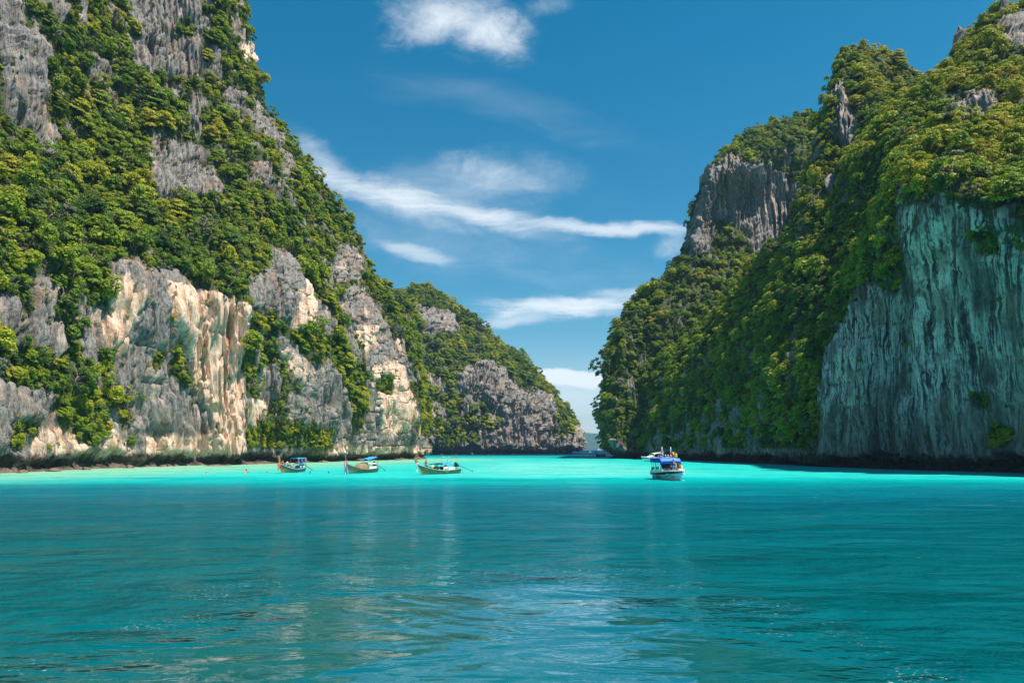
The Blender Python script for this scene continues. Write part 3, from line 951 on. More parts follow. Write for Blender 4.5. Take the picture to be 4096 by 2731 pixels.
def crown_mesh(name, kind, seed, material):
    rng = np.random.default_rng(seed)
    C, R = [], []
    if kind == 'dome':
        sk = rng.uniform(-0.25, 0.25, 2)
        for i in range(24):
            a, h = rng.uniform(0, 2 * pi), rng.uniform(0, 1)
            rr = sqrt(1 - h * h) * rng.uniform(0.35, 0.85)
            C.append((rr * cos(a) + sk[0] * h, rr * sin(a) * rng.uniform(0.7, 1) + sk[1] * h, 0.38 + 0.70 * h * rng.uniform(0.6, 1.15)))
            R.append(rng.uniform(0.13, 0.36))
        C.append((0, 0, 0.6))
        R.append(0.42)
        per, size, flat, up = 110, 0.070, 0.72, 0.35
    elif kind == 'tier':
        for lev in range(4):
            z = 0.28 + lev * 0.27
            m = 5 - lev if lev < 3 else 1
            for i in range(m):
                a = 2 * pi * i / m + rng.uniform(0, 2)
                rr = (0.78 - 0.2 * lev) * rng.uniform(0.6, 1)
                C.append((rr * cos(a), rr * sin(a), z + rng.uniform(-0.06, 0.06)))
                R.append(rng.uniform(0.30, 0.46))
        per, size, flat, up = 115, 0.072, 0.36, 0.9
    elif kind == 'loose':
        for i in range(17):
            d = rng.normal(size=3)
            d /= np.linalg.norm(d)
            C.append((d[0] * 0.72, d[1] * 0.72, 0.62 + d[2] * 0.5))
            R.append(rng.uniform(0.15, 0.30))
        per, size, flat, up = 130, 0.066, 0.7, 0.4
    elif kind == 'tall':
        for i in range(14):
            h = rng.uniform(0, 1)
            a = rng.uniform(0, 2 * pi)
            rr = 0.5 * sqrt(max(0.05, 1 - (2 * h - 0.8) ** 2)) * rng.uniform(0.5, 1)
            C.append((rr * cos(a), rr * sin(a), 0.25 + 1.25 * h))
            R.append(rng.uniform(0.25, 0.38))
        per, size, flat, up = 100, 0.074, 0.85, 0.3
    elif kind == 'vine':
        for i in range(16):
            h = i / 15
            C.append((rng.uniform(-0.3, 0.3) + 0.1, rng.uniform(-0.42, 0.42), 0.35 - 2.6 * h))
            R.append(rng.uniform(0.16, 0.32) * (1.15 - 0.75 * h))
        per, size, flat, up = 80, 0.085, 1.2, -0.1
    else:  # bush
        for i in range(9):
            a = rng.uniform(0, 2 * pi)
            rr = rng.uniform(0.2, 0.65)
            C.append((rr * cos(a), rr * sin(a), rng.uniform(0.1, 0.5)))
            R.append(rng.uniform(0.3, 0.45))
        per, size, flat, up = 80, 0.10, 0.8, 0.3
    C, R = np.array(C), np.array(R)
    V, Q, T = leaf_cloud(rng, C, R, per, size, flat, up)
    # leafy hearts of the lobes so that a crown is not see-through
    iv = np.array([(0, 0, 1), (0.9, 0, 0.3), (0.28, 0.85, 0.3), (-0.72, 0.53, 0.3), (-0.72, -0.53, 0.3), (0.28, -0.85, 0.3), (0, 0, -0.7)])
    hv, hq, ht = [], [], []
    k = len(V)
    for c, r in zip(C, R):
        hv.append(c + iv * r * 0.62 * np.array((1, 1, flat)))
        for i in range(5):
            j = (i + 1) % 5
            hq.append((k, k + 1 + i, k + 1 + j, k))
            hq.append((k + 6, k + 1 + j, k + 1 + i, k + 6))
        ht.append(np.full(7, 0.8))
        k += 7
    verts = np.concatenate([V] + hv)
    faces = [tuple(f) for f in Q.tolist()] + [f[:3] for f in hq]
    me = bpy.data.meshes.new(name)
    me.from_pydata(verts.tolist(), [], faces)
    a = me.attributes.new('leaf_tone', 'FLOAT', 'POINT')
    a.data.foreach_set('value', np.concatenate([T] + ht).astype(np.float32))
    me.materials.append(material)
    me.update()
    return me


def tuft_mesh(name, seed, material, blades=22, hang=0.6):
    rng = np.random.default_rng(seed)
    V, Fc, T = [], [], []
    for i in range(blades):
        a = rng.uniform(0, 2 * pi)
        L = rng.uniform(0.55, 1.1)
        dirv = np.array((cos(a), sin(a), 0))
        w = np.array((-sin(a), cos(a), 0)) * rng.uniform(0.05, 0.09)
        o = dirv * rng.uniform(0, 0.2)
        p1 = o + dirv * L * 0.4 + np.array((0, 0, 0.62 * L))
        p2 = o + dirv * L * 0.85 + np.array((0, 0, (0.55 - hang) * L))
        k = len(V)
        V += [o - w, o + w, p1 + w, p1 - w, p2]
        Fc += [(k, k + 1, k + 2, k + 3), (k + 3, k + 2, k + 4)]
        T += [rng.uniform(0.7, 1.3)] * 5
    me = bpy.data.meshes.new(name)
    me.from_pydata([tuple(v) for v in V], [], Fc)
    a = me.attributes.new('leaf_tone', 'FLOAT', 'POINT')
    a.data.foreach_set('value', np.array(T, np.float32))
    me.materials.append(material)
    me.update()
    return me


def tube(path, radii, seg=6, cap=True):
    V, Fc = [], []
    path = [Vector(p) for p in path]
    for i, p in enumerate(path):
        t = (path[min(i + 1, len(path) - 1)] - path[max(i - 1, 0)]).normalized()
        ref = Vector((0, 0, 1)) if abs(t.z) < 0.9 else Vector((1, 0, 0))
        a = t.cross(ref).normalized()
        b = t.cross(a)
        for k in range(seg):
            an = 2 * pi * k / seg
            V.append(p + (a * cos(an) + b * sin(an)) * radii[i])
    for i in range(len(path) - 1):
        for k in range(seg):
            k2 = (k + 1) % seg
            Fc.append((i * seg + k, i * seg + k2, (i + 1) * seg + k2, (i + 1) * seg + k))
    if cap:
        Fc.append(tuple(range(seg))[::-1])
        Fc.append(tuple((len(path) - 1) * seg + k for k in range(seg)))
    return V, Fc


def join(parts):
    V, Fc = [], []
    for v, f in parts:
        k = len(V)
        V += list(v)
        Fc += [tuple(i + k for i in q) for q in f]
    return V, Fc


def trunk_mesh(name, seed):
    rng = np.random.default_rng(seed)
    bend = rng.uniform(-0.15, 0.15, 2)
    top = Vector((bend[0], bend[1], 0.62))
    parts = [tube([(0, 0, -0.45), (bend[0] * 0.3, bend[1] * 0.3, 0.1), top], [0.10, 0.075, 0.05], 7)]
    for i in range(5):
        a = i * 1.257 + rng.uniform(-0.4, 0.4)
        s = Vector((bend[0] * 0.5, bend[1] * 0.5, rng.uniform(0.15, 0.5)))
        e = s + Vector((cos(a) * 0.6, sin(a) * 0.6, rng.uniform(0.22, 0.5)))
        mid = (s + e) / 2 + Vector((0, 0, 0.08))
        parts.append(tube([s, mid, e], [0.045, 0.03, 0.012], 5))
    v, f = join(parts)
    me = bpy.data.meshes.new(name)
    me.from_pydata([tuple(p) for p in v], [], f)
    me.materials.append(BARK)
    me.polygons.foreach_set('use_smooth', [True] * len(me.polygons))
    me.update()
    return me


KINDS = ['dome', 'loose', 'dome', 'tier', 'tier', 'loose', 'loose', 'tall', 'dome', 'tall']
CROWN = [crown_mesh('crown', k, 100 + i, LEAF) for i, k in enumerate(KINDS)]
TRUNK = [trunk_mesh('trunk', 300 + i) for i in range(4)]
BUSH = [crown_mesh('shrub', 'bush' if i < 3 else 'vine', 400 + i, LEAF) for i in range(5)]
TUFT = [tuft_mesh('dry_grass', 500 + i, STRAW) for i in range(3)]


def thin(P, R, k):
    """keep points that have no kept neighbour within k * own radius (grid hash)"""
    keep, cell = [], {}
    S = 3.0
    for i, (p, r) in enumerate(zip(P.tolist(), R.tolist())):
        c = (int(p[0] // S), int(p[1] // S), int(p[2] // S))
        ok = True
        rr = k * r
        reach = int(rr // S) + 1
        for dx in range(-reach, reach + 1):
            for dy in range(-reach, reach + 1):
                for dz in range(-reach, reach + 1):
                    for j in cell.get((c[0] + dx, c[1] + dy, c[2] + dz), ()):
                        q = P[j]
                        if (p[0] - q[0]) ** 2 + (p[1] - q[1]) ** 2 + (p[2] - q[2]) ** 2 < (k * 0.5 * (r + R[j])) ** 2:
                            ok = False
                            break
                    if not ok:
                        break
                if not ok:
                    break
            if not ok:
                break
        if ok:
            keep.append(i)
            cell.setdefault(c, []).append(i)
    return np.array(keep, int)


SITES = []          # per tree: cliff index, pos, normal, radius, tint, proto
BUSHES = []
TUFTS = []
PROFILE = [   # per cliff: tree tries, mean radius, spacing, bush tries, tuft tries
    dict(tree=14000, r=1.55, sp=1.0, bush=10000, tuft=5200),
    dict(tree=7000, r=2.1, sp=1.15, bush=4200, tuft=1600),
    dict(tree=7000, r=1.6, sp=1.12, bush=3800, tuft=1200),
    dict(tree=14000, r=1.42, sp=1.0, bush=9000, tuft=1500),
]
for ci, (cf, pr) in enumerate(zip(CLIFFS, PROFILE)):
    P, N, px, py = cf['P'].reshape(-1, 3), cf['N'].reshape(-1, 3), cf['px'].ravel(), cf['py'].ravel()
    area, veg, rock, green, front = (cf[k].ravel() for k in ('area', 'veg', 'rock', 'green', 'front'))
    rim = cf['rim'].ravel()
    ok = (px > -350) & (px < 4450) & (py > -700) & (P[:, 2] > 3.5)
    base = area * ok * np.where(front, 1.0, 0.35)

    def draw(weight, n):
        w = weight / weight.sum()
        return RNG.choice(len(w), size=min(n, int((w > 0).sum())), replace=False, p=w)
    # trees
    w = base * np.clip(veg * 1.6 - 0.75, 0, 1) * np.clip(1.15 - rim * 2.2, 0, 1)
    i = draw(w, pr['tree'])
    R = np.clip(pr['r'] * np.exp(RNG.normal(0, 0.44, len(i))), pr['r'] * 0.45, pr['r'] * 2.3)
    small = (green[i] > 0.4) | (rock[i] > 0.3)
    R = np.where(small, np.minimum(R, pr['r'] * 0.95), R)
    order = np.argsort(-R + RNG.normal(0, 0.5, len(i)))
    i, R = i[order], R[order]
    k = thin(P[i], R, pr['sp'])
    i, R = i[k], R[k]
    pa = fbm(P[i, 0] / 16, P[i, 1] / 16, P[i, 2] / 16, 2, 77)
    t = 0.43 + 0.36 * pa + RNG.normal(0, 0.16, len(i))
    if ci == 3:
        t = t + 0.16 * sstep(P[i, 2], 38, 65)          # yellower tint paints sunlight onto the high slope
    if ci in (1, 2):
        t = t - 0.06
    t = np.clip(t, 0.02, 0.82)
    t = np.where(RNG.random(len(i)) < 0.015, 1.0, t)
    for a, r, tt in zip(i, R, t):
        SITES.append((ci, P[a], N[a], r, tt, int(RNG.integers(0, len(KINDS))), bool(front[a])))
    # bushes: between the trees and on ledges of the rock
    w = base * np.clip(0.25 + veg * 0.8, 0, 1) * np.where(rock > 0.6, np.where((P[:, 2] < 16) & (ci == 3), 0.22, (0.17, 0.30, 0.45, 0.11)[ci]), 1.0) + base * 1.2 * (green > 0.5)
    i = draw(w, pr['bush'])
    R = np.clip(0.95 * np.exp(RNG.normal(0, 0.3, len(i))), 0.5, 1.8) * (pr['r'] / 1.9) * np.where(rock[i] > 0.5, 0.72, 1.0)
    t = np.clip(0.34 + 0.3 * fbm(P[i, 0] / 9, P[i, 1] / 9, P[i, 2] / 9, 2, 78) + RNG.normal(0, 0.16, len(i)), 0.02, 0.9)
    for a, r, tt in zip(i, R, t):
        vine = abs(N[a, 2]) < 0.42 and RNG.random() < 0.30
        BUSHES.append((ci, P[a], N[a], r, tt, int(RNG.integers(3, 5)) if vine else int(RNG.integers(0, 3)), bool(front[a]), rock[a]))
    # dry grass hanging from ledges
    w = base * (0.25 * (rock > 0.5) + 0.6 * ((rock > 0.1) & (rock <= 0.6)) + 0.25 * (rock <= 0.1)) * (0.3 + np.abs(N[:, 2]))
    w = w * sstep(fbm(P[:, 0] / 6, P[:, 1] / 6, P[:, 2] / 6, 2, 79), -0.15, 0.35)
    i = draw(w, pr['tuft'])
    for a in i:
        TUFTS.append((ci, P[a], N[a], RNG.uniform(0.45, 1.05) * (pr['r'] / 1.9), RNG.random(), int(RNG.integers(0, 3)), bool(front[a])))
# two trees the photo singles out: one leaning over the channel, one alone on the saddle
SPECIAL = []
for (px, py, Y, n, r, t, k, lab) in ((2418, 1490, 283, (-1.0, -0.3, 0.0), 5.2, 0.08, 5, 'dark open tree leaning out from the headland over the channel mouth'),
                                     (2432, 1420, 285, (-0.9, -0.2, 0.2), 3.6, 0.10, 6, 'dark open tree higher up on the headland edge above the leaning tree'),
                                     (3608, 285, 207, (0, -0.2, 1.0), 2.3, 0.15, 3, 'small umbrella shaped tree alone on the saddle between the peaks')):
    SPECIAL.append((len(SITES), lab))
    SITES.append((3, at(px, py, Y), np.array(n), r, t, k, True))
print('sites', len(SITES), 'bushes', len(BUSHES), 'tufts', len(TUFTS))


def lean_quat(n, amount, spin):
    up = Vector((0, 0, 1))
    h = Vector((float(n[0]), float(n[1]), max(0.0, float(n[2])) * 0.3))
    z = (up + h * amount).normalized()
    return up.rotation_difference(z) @ Quaternion((0, 0, 1), spin)


# -------- which trees show largest and unhidden: a coarse depth buffer over the photo
def pick_visible(items, n_max, min_gap, extra=None):
    rows = []
    for k, s in enumerate(items):
        px, py, d = project(np.array(s[1]) + np.array(s[2]) * s[3] * 0.6 + np.array((0, 0, 0.6 * s[3])))
        if -5 < px < 4100 and -5 < py < 1850 and d > 1 and s[6]:
            rows.append((float(s[3]) / d * F_PX, k, float(px), float(py), float(d)))
    buf = {}
    for rad, k, px, py, d in rows:
        for gx in range(int((px - rad * .6) // 16), int((px + rad * .6) // 16) + 1):
            for gy in range(int((py - rad * .6) // 16), int((py + rad * .6) // 16) + 1):
                if d < buf.get((gx, gy), 1e9):
                    buf[(gx, gy)] = d
    rows.sort(reverse=True)
    out, taken = [], []
    for rad, k, px, py, d in rows:
        if d > buf.get((int(px // 16), int(py // 16)), 1e9) + 7:
            continue
        if extra and not extra(items[k]):
            continue
        out.append((k, px, py, rad, d))
        if len(out) >= n_max:
            break
    return out


TREE_PICK = [p for p in pick_visible(SITES, 300, 0) if p[0] not in dict(SPECIAL)][:297]
TREE_PICK += [(k, 0, 0, 0, 0) for k, _ in SPECIAL]
BUSH_PICK = pick_visible(BUSHES, 150, 0, lambda s: s[7] > 0.55 or s[5] > 2)

# -------- landmarks used to say which tree is which
LANDMARKS = [
    ('the cream fluted rock face', 880, 1420), ('the grey slab at the top corner', 120, 350), ('the bare grey crag at the top edge', 700, 150),
    ('the dark grey gully rocks', 760, 720), ('the orange streaked niche', 1200, 1240), ('the bushes by the waterline', 1085, 1770),
    ('the orange outcrop on the skyline', 990, 215), ('the cliff corner behind the longtail boats', 1650, 1600), ('the low grey tidal wall', 120, 1640),
    ('the green overhang above the cream face', 700, 1010), ('the middle headland crest', 1700, 1160), ('the grey rock of the middle headland', 2000, 1540),
    ('the tip of the middle headland', 2300, 1720), ('the narrow channel mouth', 2440, 1600), ('the dark cave wall high over the channel', 3000, 820),
    ('the shoulder above the speedboat', 2650, 1250), ('the forest spur over the blue canopy', 2800, 1560), ('the knife-edged ridge', 3230, 640),
    ('the round-topped peak', 3430, 300), ('the saddle between the two peaks', 3640, 330), ('the tall pinnacle peak', 3950, 120),
    ('the golden brow of the pale wall', 3700, 650), ('the pale streaked wall', 3800, 1300), ('the corner buttress of the pale wall', 3270, 1650),
    ('the grey scree below the pinnacle', 3900, 450), ('the dark forest ravine', 3050, 1300), ('the leafy slope by the frame edge', 60, 900),
    ('the sunlit shelf of trees', 420, 620), ('the steep wooded rib by the sky', 1330, 900),
]
ORD = ['', 'second ', 'third ', 'fourth ', 'fifth ', 'sixth ', 'seventh ', 'eighth ', 'ninth ', 'tenth ', 'eleventh ', 'twelfth ', 'thirteenth ', 'fourteenth ']


def hue_word(t):
    return ('deep green' if t < 0.17 else 'mid green' if t < 0.34 else 'fresh green' if t < 0.52 else 'yellow green' if t < 0.72 else 'golden olive' if t < 0.95 else 'dusty grey green')


def name_trees(rows, form_of, noun):
    """labels from look, landmark, direction and order outward from it"""
    keyed = {}
    for j, (hue, form, px, py) in enumerate(rows):
        d = [((px - lx) ** 2 + (py - ly) ** 2, i) for i, (_, lx, ly) in enumerate(LANDMARKS)]
        _, i = min(d)
        nm, lx, ly = LANDMARKS[i]
        dx, dy = px - lx, py - ly
        if abs(dx) > 1.3 * abs(dy):
            side = 'right of' if dx > 0 else 'left of'
        else:
            side = 'below' if dy > 0 else 'above'
        keyed.setdefault((hue, form, side, nm), []).append((min(d)[0], j))
    out = [None] * len(rows)
    for (hue, form, side, nm), lst in keyed.items():
        lst.sort()
        for o, (_, j) in enumerate(lst):
            k = ORD[min(o, len(ORD) - 1)]
            out[j] = f"{k + 'nearest ' if len(lst) > 1 else ''}{hue} {form} {noun} {side} {nm}"
    return out


FORM = {'dome': 'domed', 'tier': 'flat-tiered', 'loose': 'open', 'tall': 'tall'}
rows = [(hue_word(SITES[k][4]), FORM[KINDS[SITES[k][5]]], px, py) for k, px, py, *_ in TREE_PICK]
labels = name_trees(rows[:-3], None, 'tree') + [l for _, l in SPECIAL]
proto_obj = {}
for (k, px, py, *_), lab in zip(TREE_PICK, labels):
    ci, p, n, r, t, pi_, fr = SITES[k]
    root = empty('tree', tuple(map(float, p)))
    root.rotation_mode = 'QUATERNION'
    root.rotation_quaternion = lean_quat(n, 0.75, float(RNG.uniform(0, 6.28)))
    sz = float(r) * RNG.uniform(0.92, 1.1)
    root.scale = (float(r), float(r), sz)
    tag(root, lab, 'tree', 'trees on the cliffs')
    tr = bpy.data.objects.new('trunk', TRUNK[k % 4])
    COL.objects.link(tr)
    tr.parent = root
    cr = bpy.data.objects.new('crown', CROWN[pi_])
    COL.objects.link(cr)
    cr.parent = root
    cr['tint'] = float(t)
    proto_obj.setdefault(('t', pi_), cr)
rows = [(hue_word(BUSHES[k][4]), 'hanging' if BUSHES[k][5] > 2 else 'small', px, py) for k, px, py, *_ in BUSH_PICK]
labels = name_trees(rows, None, 'shrub')
for (k, px, py, *_), lab in zip(BUSH_PICK, labels):
    ci, p, n, r, t, pi_, fr, rk = BUSHES[k]
    o = bpy.data.objects.new('shrub', BUSH[pi_])
    COL.objects.link(o)
    o.location = tuple(map(float, p))
    o.rotation_mode = 'QUATERNION'
    o.rotation_quaternion = lean_quat(n, 0.9 if pi_ < 3 else 0.0, float(RNG.uniform(0, 6.28)))
    o.scale = (float(r),) * 3
    o['tint'] = float(t)
    tag(o, lab, 'shrub', 'shrubs on the bare rock')
    proto_obj.setdefault(('b', pi_), o)


# -------- everything that is past counting: one object of points that carries leaf clumps
def scatter(name, rows, meshes, node_name):
    me = bpy.data.meshes.new(name)
    P = np.array([r[0] for r in rows], np.float32)
    me.vertices.add(len(P))
    me.vertices.foreach_set('co', P.ravel())
    for an, ty, col in (('tint', 'FLOAT', 1), ('size', 'FLOAT', 2), ('pick', 'INT', 3)):
        a = me.attributes.new(an, ty, 'POINT')
        a.data.foreach_set('value', np.array([r[col] for r in rows], np.float32 if ty == 'FLOAT' else np.int32))
    a = me.attributes.new('turn', 'FLOAT_VECTOR', 'POINT')
    a.data.foreach_set('vector', np.array([r[4] for r in rows], np.float32).ravel())
    me.update()
    o = bpy.data.objects.new(name, me)
    COL.objects.link(o)
    ng = bpy.data.node_groups.new(node_name, 'GeometryNodeTree')
    ng.interface.new_socket('Geometry', in_out='INPUT', socket_type='NodeSocketGeometry')
    ng.interface.new_socket('Geometry', in_out='OUTPUT', socket_type='NodeSocketGeometry')
    N = ng.nodes
    gi, go = N.new('NodeGroupInput'), N.new('NodeGroupOutput')
    jn = N.new('GeometryNodeJoinGeometry')
    for src in meshes:
        oi = N.new('GeometryNodeObjectInfo')
        oi.inputs['Object'].default_value = src
        oi.inputs['As Instance'].default_value = True
        ng.links.new(oi.outputs['Geometry'], jn.inputs[0])

    def named(nm, ty):
        q = N.new('GeometryNodeInputNamedAttribute')
        q.data_type = ty
        q.inputs['Name'].default_value = nm
        return [s for s in q.outputs if s.enabled and s.name == 'Attribute'][0]
    ip = N.new('GeometryNodeInstanceOnPoints')
    ip.inputs['Pick Instance'].default_value = True
    ng.links.new(gi.outputs[0], ip.inputs['Points'])
    ng.links.new(jn.outputs[0], ip.inputs['Instance'])
    ng.links.new(named('pick', 'INT'), ip.inputs['Instance Index'])
    e2r = N.new('FunctionNodeEulerToRotation')
    ng.links.new(named('turn', 'FLOAT_VECTOR'), e2r.inputs[0])
    ng.links.new(e2r.outputs[0], ip.inputs['Rotation'])
    ng.links.new(named('size', 'FLOAT'), ip.inputs['Scale'])
    ng.links.new(ip.outputs[0], go.inputs[0])
    md = o.modifiers.new('scatter', 'NODES')
    md.node_group = ng
    return o


def turn_of(n, lean):
    e = lean_quat(n, lean, float(RNG.uniform(0, 6.28))).to_euler()
    return (e.x, e.y, e.z)


SRC = [proto_obj[k] for k in sorted(proto_obj)]
KEY = {k: i for i, k in enumerate(sorted(proto_obj))}
taken = {k for k, *_ in TREE_PICK}
takenb = {k for k, *_ in BUSH_PICK}
tk = [KEY[('t', i)] for i in range(len(KINDS)) if ('t', i) in KEY]
bk = [KEY[('b', i)] for i in range(5) if ('b', i) in KEY]
scat = []
snag_src = [c for c in COL.objects if c.name.startswith('trunk')][:1]
SRC += snag_src
for k, s in enumerate(SITES):
    if k not in taken:
        scat.append((s[1], s[4], s[3], tk[s[5] % len(tk)], turn_of(s[2], 0.75)))
for k, s in enumerate(BUSHES):
    if k not in takenb:
        scat.append((s[1], s[4], s[3], bk[s[5] % len(bk)], turn_of(s[2], 0.9 if s[5] < 3 else 0.0)))
for k in RNG.choice(len(SITES), 170, replace=False):
    s = SITES[k]
    scat.append((s[1] + np.array((0, 0, 0.5)), 0.5, s[3] * float(RNG.uniform(0.9, 1.7)), len(SRC) - 1, turn_of(s[2], 0.8)))
jungle = scatter('jungle_foliage', scat, SRC, 'jungle')
tag(jungle, 'unbroken jungle of crowns and undergrowth clothing the limestone cliffs', None, None, 'stuff')
# dry grass
V, Fc, T, TI = [], [], [], []
tv = [(np.array([v.co[:] for v in m.vertices]), [tuple(p.vertices) for p in m.polygons], np.array([a.value for a in m.attributes['leaf_tone'].data])) for m in TUFT]
grass_rows = TUFTS
k = 0
mats_, faces_, tone_, tint_ = [], [], [], []
for ci, p, n, r, t, pi_, fr in grass_rows:
    v, f, tn = tv[pi_]
    q = np.array(lean_quat(n, 1.0, float(RNG.uniform(0, 6.28))).to_matrix())
    mats_.append((v * r) @ q.T + p)
    faces_ += [tuple(i + k for i in c) for c in f]
    tone_.append(tn * (0.75 + 0.5 * t))
    k += len(v)
gm = bpy.data.meshes.new('dry_grass')
gm.from_pydata(np.concatenate(mats_).tolist(), [], faces_)
a = gm.attributes.new('leaf_tone', 'FLOAT', 'POINT')
a.data.foreach_set('value', np.concatenate(tone_).astype(np.float32))
gm.materials.append(STRAW)
gm.update()
go_ = bpy.data.objects.new('dry_grass', gm)
COL.objects.link(go_)
go_['tint'] = 0.5
tag(go_, 'dry yellow grass tufts hanging from the rock ledges', None, None, 'stuff')


# ================================================================== paints and cloths
def hull_wood(name, base, alt, z0=0.05):
    m, g = mat(name)
    b = g.n('ShaderNodeBsdfPrincipled')
    o = g.n('ShaderNodeOutputMaterial')
    g.t.links.new(b.outputs[0], o.inputs[0])
    tc = g.n('ShaderNodeTexCoord')
    q = tc.outputs['Object']
    n1 = g.noise(g.mapping(q, scale=(1.2, 4, 6)), 1.0, 5, 0.65)
    n2 = g.noise(g.mapping(q, (3, 3, 3), scale=(5, 5, 0.8)), 1.0, 4, 0.6)
    c = g.mix(g.step(n1, 0.38, 0.62), base, alt)
    c = g.mix(g.step(n2, 0.55, 0.7, 0, 0.55), c, (0.30, 0.27, 0.17))
    g.put(b.inputs['Base Color'], c)
    b.inputs['Roughness'].default_value = 0.6
    return m


M_TEAK = hull_wood('varnished_teak', (0.36, 0.15, 0.07), (0.36, 0.24, 0.12))
M_GREEN = hull_wood('weathered_green_planks', (0.10, 0.09, 0.065), (0.28, 0.22, 0.14))
M_OLIVE = hull_wood('olive_planks', (0.25, 0.18, 0.07), (0.38, 0.27, 0.12))
M_DARKW = hull_wood('dark_planks', (0.03, 0.022, 0.018), (0.05, 0.036, 0.028))
M_REDW = hull_wood('red_planks', (0.16, 0.05, 0.03), (0.10, 0.05, 0.035))
M_DECK = simple('deck_wood', (0.26, 0.19, 0.12), 0.7, var=0.3)
M_WHITE = simple('white_paint', (0.80, 0.80, 0.78), 0.35, var=0.05)
M_OFFW = simple('white_canvas', (0.82, 0.78, 0.74), 0.8, var=0.08)
M_BLUE = simple('blue_canvas', (0.005, 0.16, 0.72), 0.6, var=0.10)
M_SKYB = simple('light_blue_canvas', (0.01, 0.30, 0.70), 0.65, var=0.12)
M_NAVY = simple('navy_paint', (0.006, 0.022, 0.055), 0.3, var=0.1)
M_BAND = simple('pale_blue_paint', (0.30, 0.48, 0.58), 0.4, var=0.1)
M_BROWN = simple('brown_tarpaulin', (0.22, 0.16, 0.10), 0.85, var=0.3, scale=3, bump=0.4)
M_STEEL = simple('galvanised_tube', (0.42, 0.42, 0.40), 0.4, 0.6, var=0.1)
M_RUST = simple('rusty_iron', (0.13, 0.06, 0.035), 0.75, 0.3, var=0.4)
M_BLACK = simple('black_engine', (0.02, 0.02, 0.022), 0.45, var=0.3)
M_ORANGE = simple('orange_cloth', (0.85, 0.16, 0.03), 0.7, var=0.12)
M_YELLOW = simple('yellow_cloth', (0.85, 0.62, 0.03), 0.7, var=0.08)
M_RED = simple('red_cloth', (0.62, 0.02, 0.05), 0.7, var=0.1)
M_PINK = simple('pink_cloth', (0.85, 0.30, 0.28), 0.7, var=0.1)
M_FLAGW = simple('white_cloth', (0.85, 0.85, 0.85), 0.8, var=0.04)
M_FLAGB = simple('flag_blue', (0.02, 0.025, 0.18), 0.8, var=0.06)
M_GLASS = simple('tinted_window', (0.03, 0.045, 0.05), 0.08, var=0.1, spec=0.8)
M_SKIN = simple('tanned_skin', (0.42, 0.19, 0.11), 0.55, var=0.06)
M_SKIN2 = simple('pale_skin', (0.62, 0.36, 0.25), 0.55, var=0.06)
M_HAIR = simple('dark_hair', (0.018, 0.013, 0.01), 0.5, var=0.2)
M_FAIR = simple('fair_hair', (0.30, 0.18, 0.08), 0.5, var=0.2)
M_TEE = simple('blue_shirt_cloth', (0.01, 0.10, 0.30), 0.8, var=0.1)
M_SHORT = simple('bright_blue_shorts', (0.02, 0.30, 0.62), 0.8, var=0.12)
M_GREYC = simple('dark_grey_cloth', (0.05, 0.05, 0.055), 0.85, var=0.1)
M_KHAKI = simple('khaki_cloth', (0.30, 0.27, 0.19), 0.85, var=0.1)
M_PALEG = simple('pale_green_paint', (0.30, 0.42, 0.30), 0.6, var=0.2)
M_FOAM = simple('sea_foam', (0.85, 0.9, 0.9), 0.7, var=0.06)


def box_vf(lo, hi, taper=0.0):
    x0, y0, z0 = lo
    x1, y1, z1 = hi
    t = taper
    v = [(x0, y0, z0), (x1, y0, z0), (x1, y1, z0), (x0, y1, z0), (x0 + t, y0 + t, z1), (x1 - t, y0 + t, z1), (x1 - t, y1 - t, z1), (x0 + t, y1 - t, z1)]
    return v, [(3, 2, 1, 0), (4, 5, 6, 7), (0, 1, 5, 4), (1, 2, 6, 5), (2, 3, 7, 6), (3, 0, 4, 7)]


def ellipsoid(c, r, seg=12, rings=8, top_only=False):
    V, Fc = [], []
    lo = 0.0 if top_only else -pi / 2
    for i in range(rings + 1):
        a = lo + (pi / 2 - lo) * i / rings
        for k in range(seg):
            b = 2 * pi * k / seg
            V.append((c[0] + r[0] * cos(a) * cos(b), c[1] + r[1] * cos(a) * sin(b), c[2] + r[2] * sin(a)))
    for i in range(rings):
        for k in range(seg):
            k2 = (k + 1) % seg
            Fc.append((i * seg + k, i * seg + k2, (i + 1) * seg + k2, (i + 1) * seg + k))
    return V, Fc


def part(name, vf, m, parent, smooth=True, label=None):
    o = mesh_obj(name, vf[0], vf[1], m, parent, smooth)
    if label:
        o['label'] = label
    return o


def bar(name, pts, r, m, parent, seg=6):
    if not isinstance(r, (list, tuple)):
        r = [r] * len(pts)
    return part(name, tube(pts, r, seg), m, parent)


def sheet(fn, nu, nv, th=0.02):
    """thick curved sheet from fn(u, v) -> point"""
    V, Fc = [], []
    for s in (0, 1):
        for i in range(nu + 1):
            for j in range(nv + 1):
                p = fn(i / nu, j / nv)
                V.append((p[0], p[1], p[2] - s * th))
    n = (nu + 1) * (nv + 1)
    for i in range(nu):
        for j in range(nv):
            a, b, c, d = i * (nv + 1) + j, (i + 1) * (nv + 1) + j, (i + 1) * (nv + 1) + j + 1, i * (nv + 1) + j + 1
            Fc += [(a, b, c, d), (n + d, n + c, n + b, n + a)]
    rim = [(i, 0) for i in range(nu + 1)] + [(nu, j) for j in range(1, nv + 1)] + [(i, nv) for i in range(nu - 1, -1, -1)] + [(0, j) for j in range(nv - 1, 0, -1)]
    for k in range(len(rim)):
        a, b = rim[k], rim[(k + 1) % len(rim)]
        ia, ib = a[0] * (nv + 1) + a[1], b[0] * (nv + 1) + b[1]
        Fc.append((ia, ia + n, ib + n, ib))
    return V, Fc


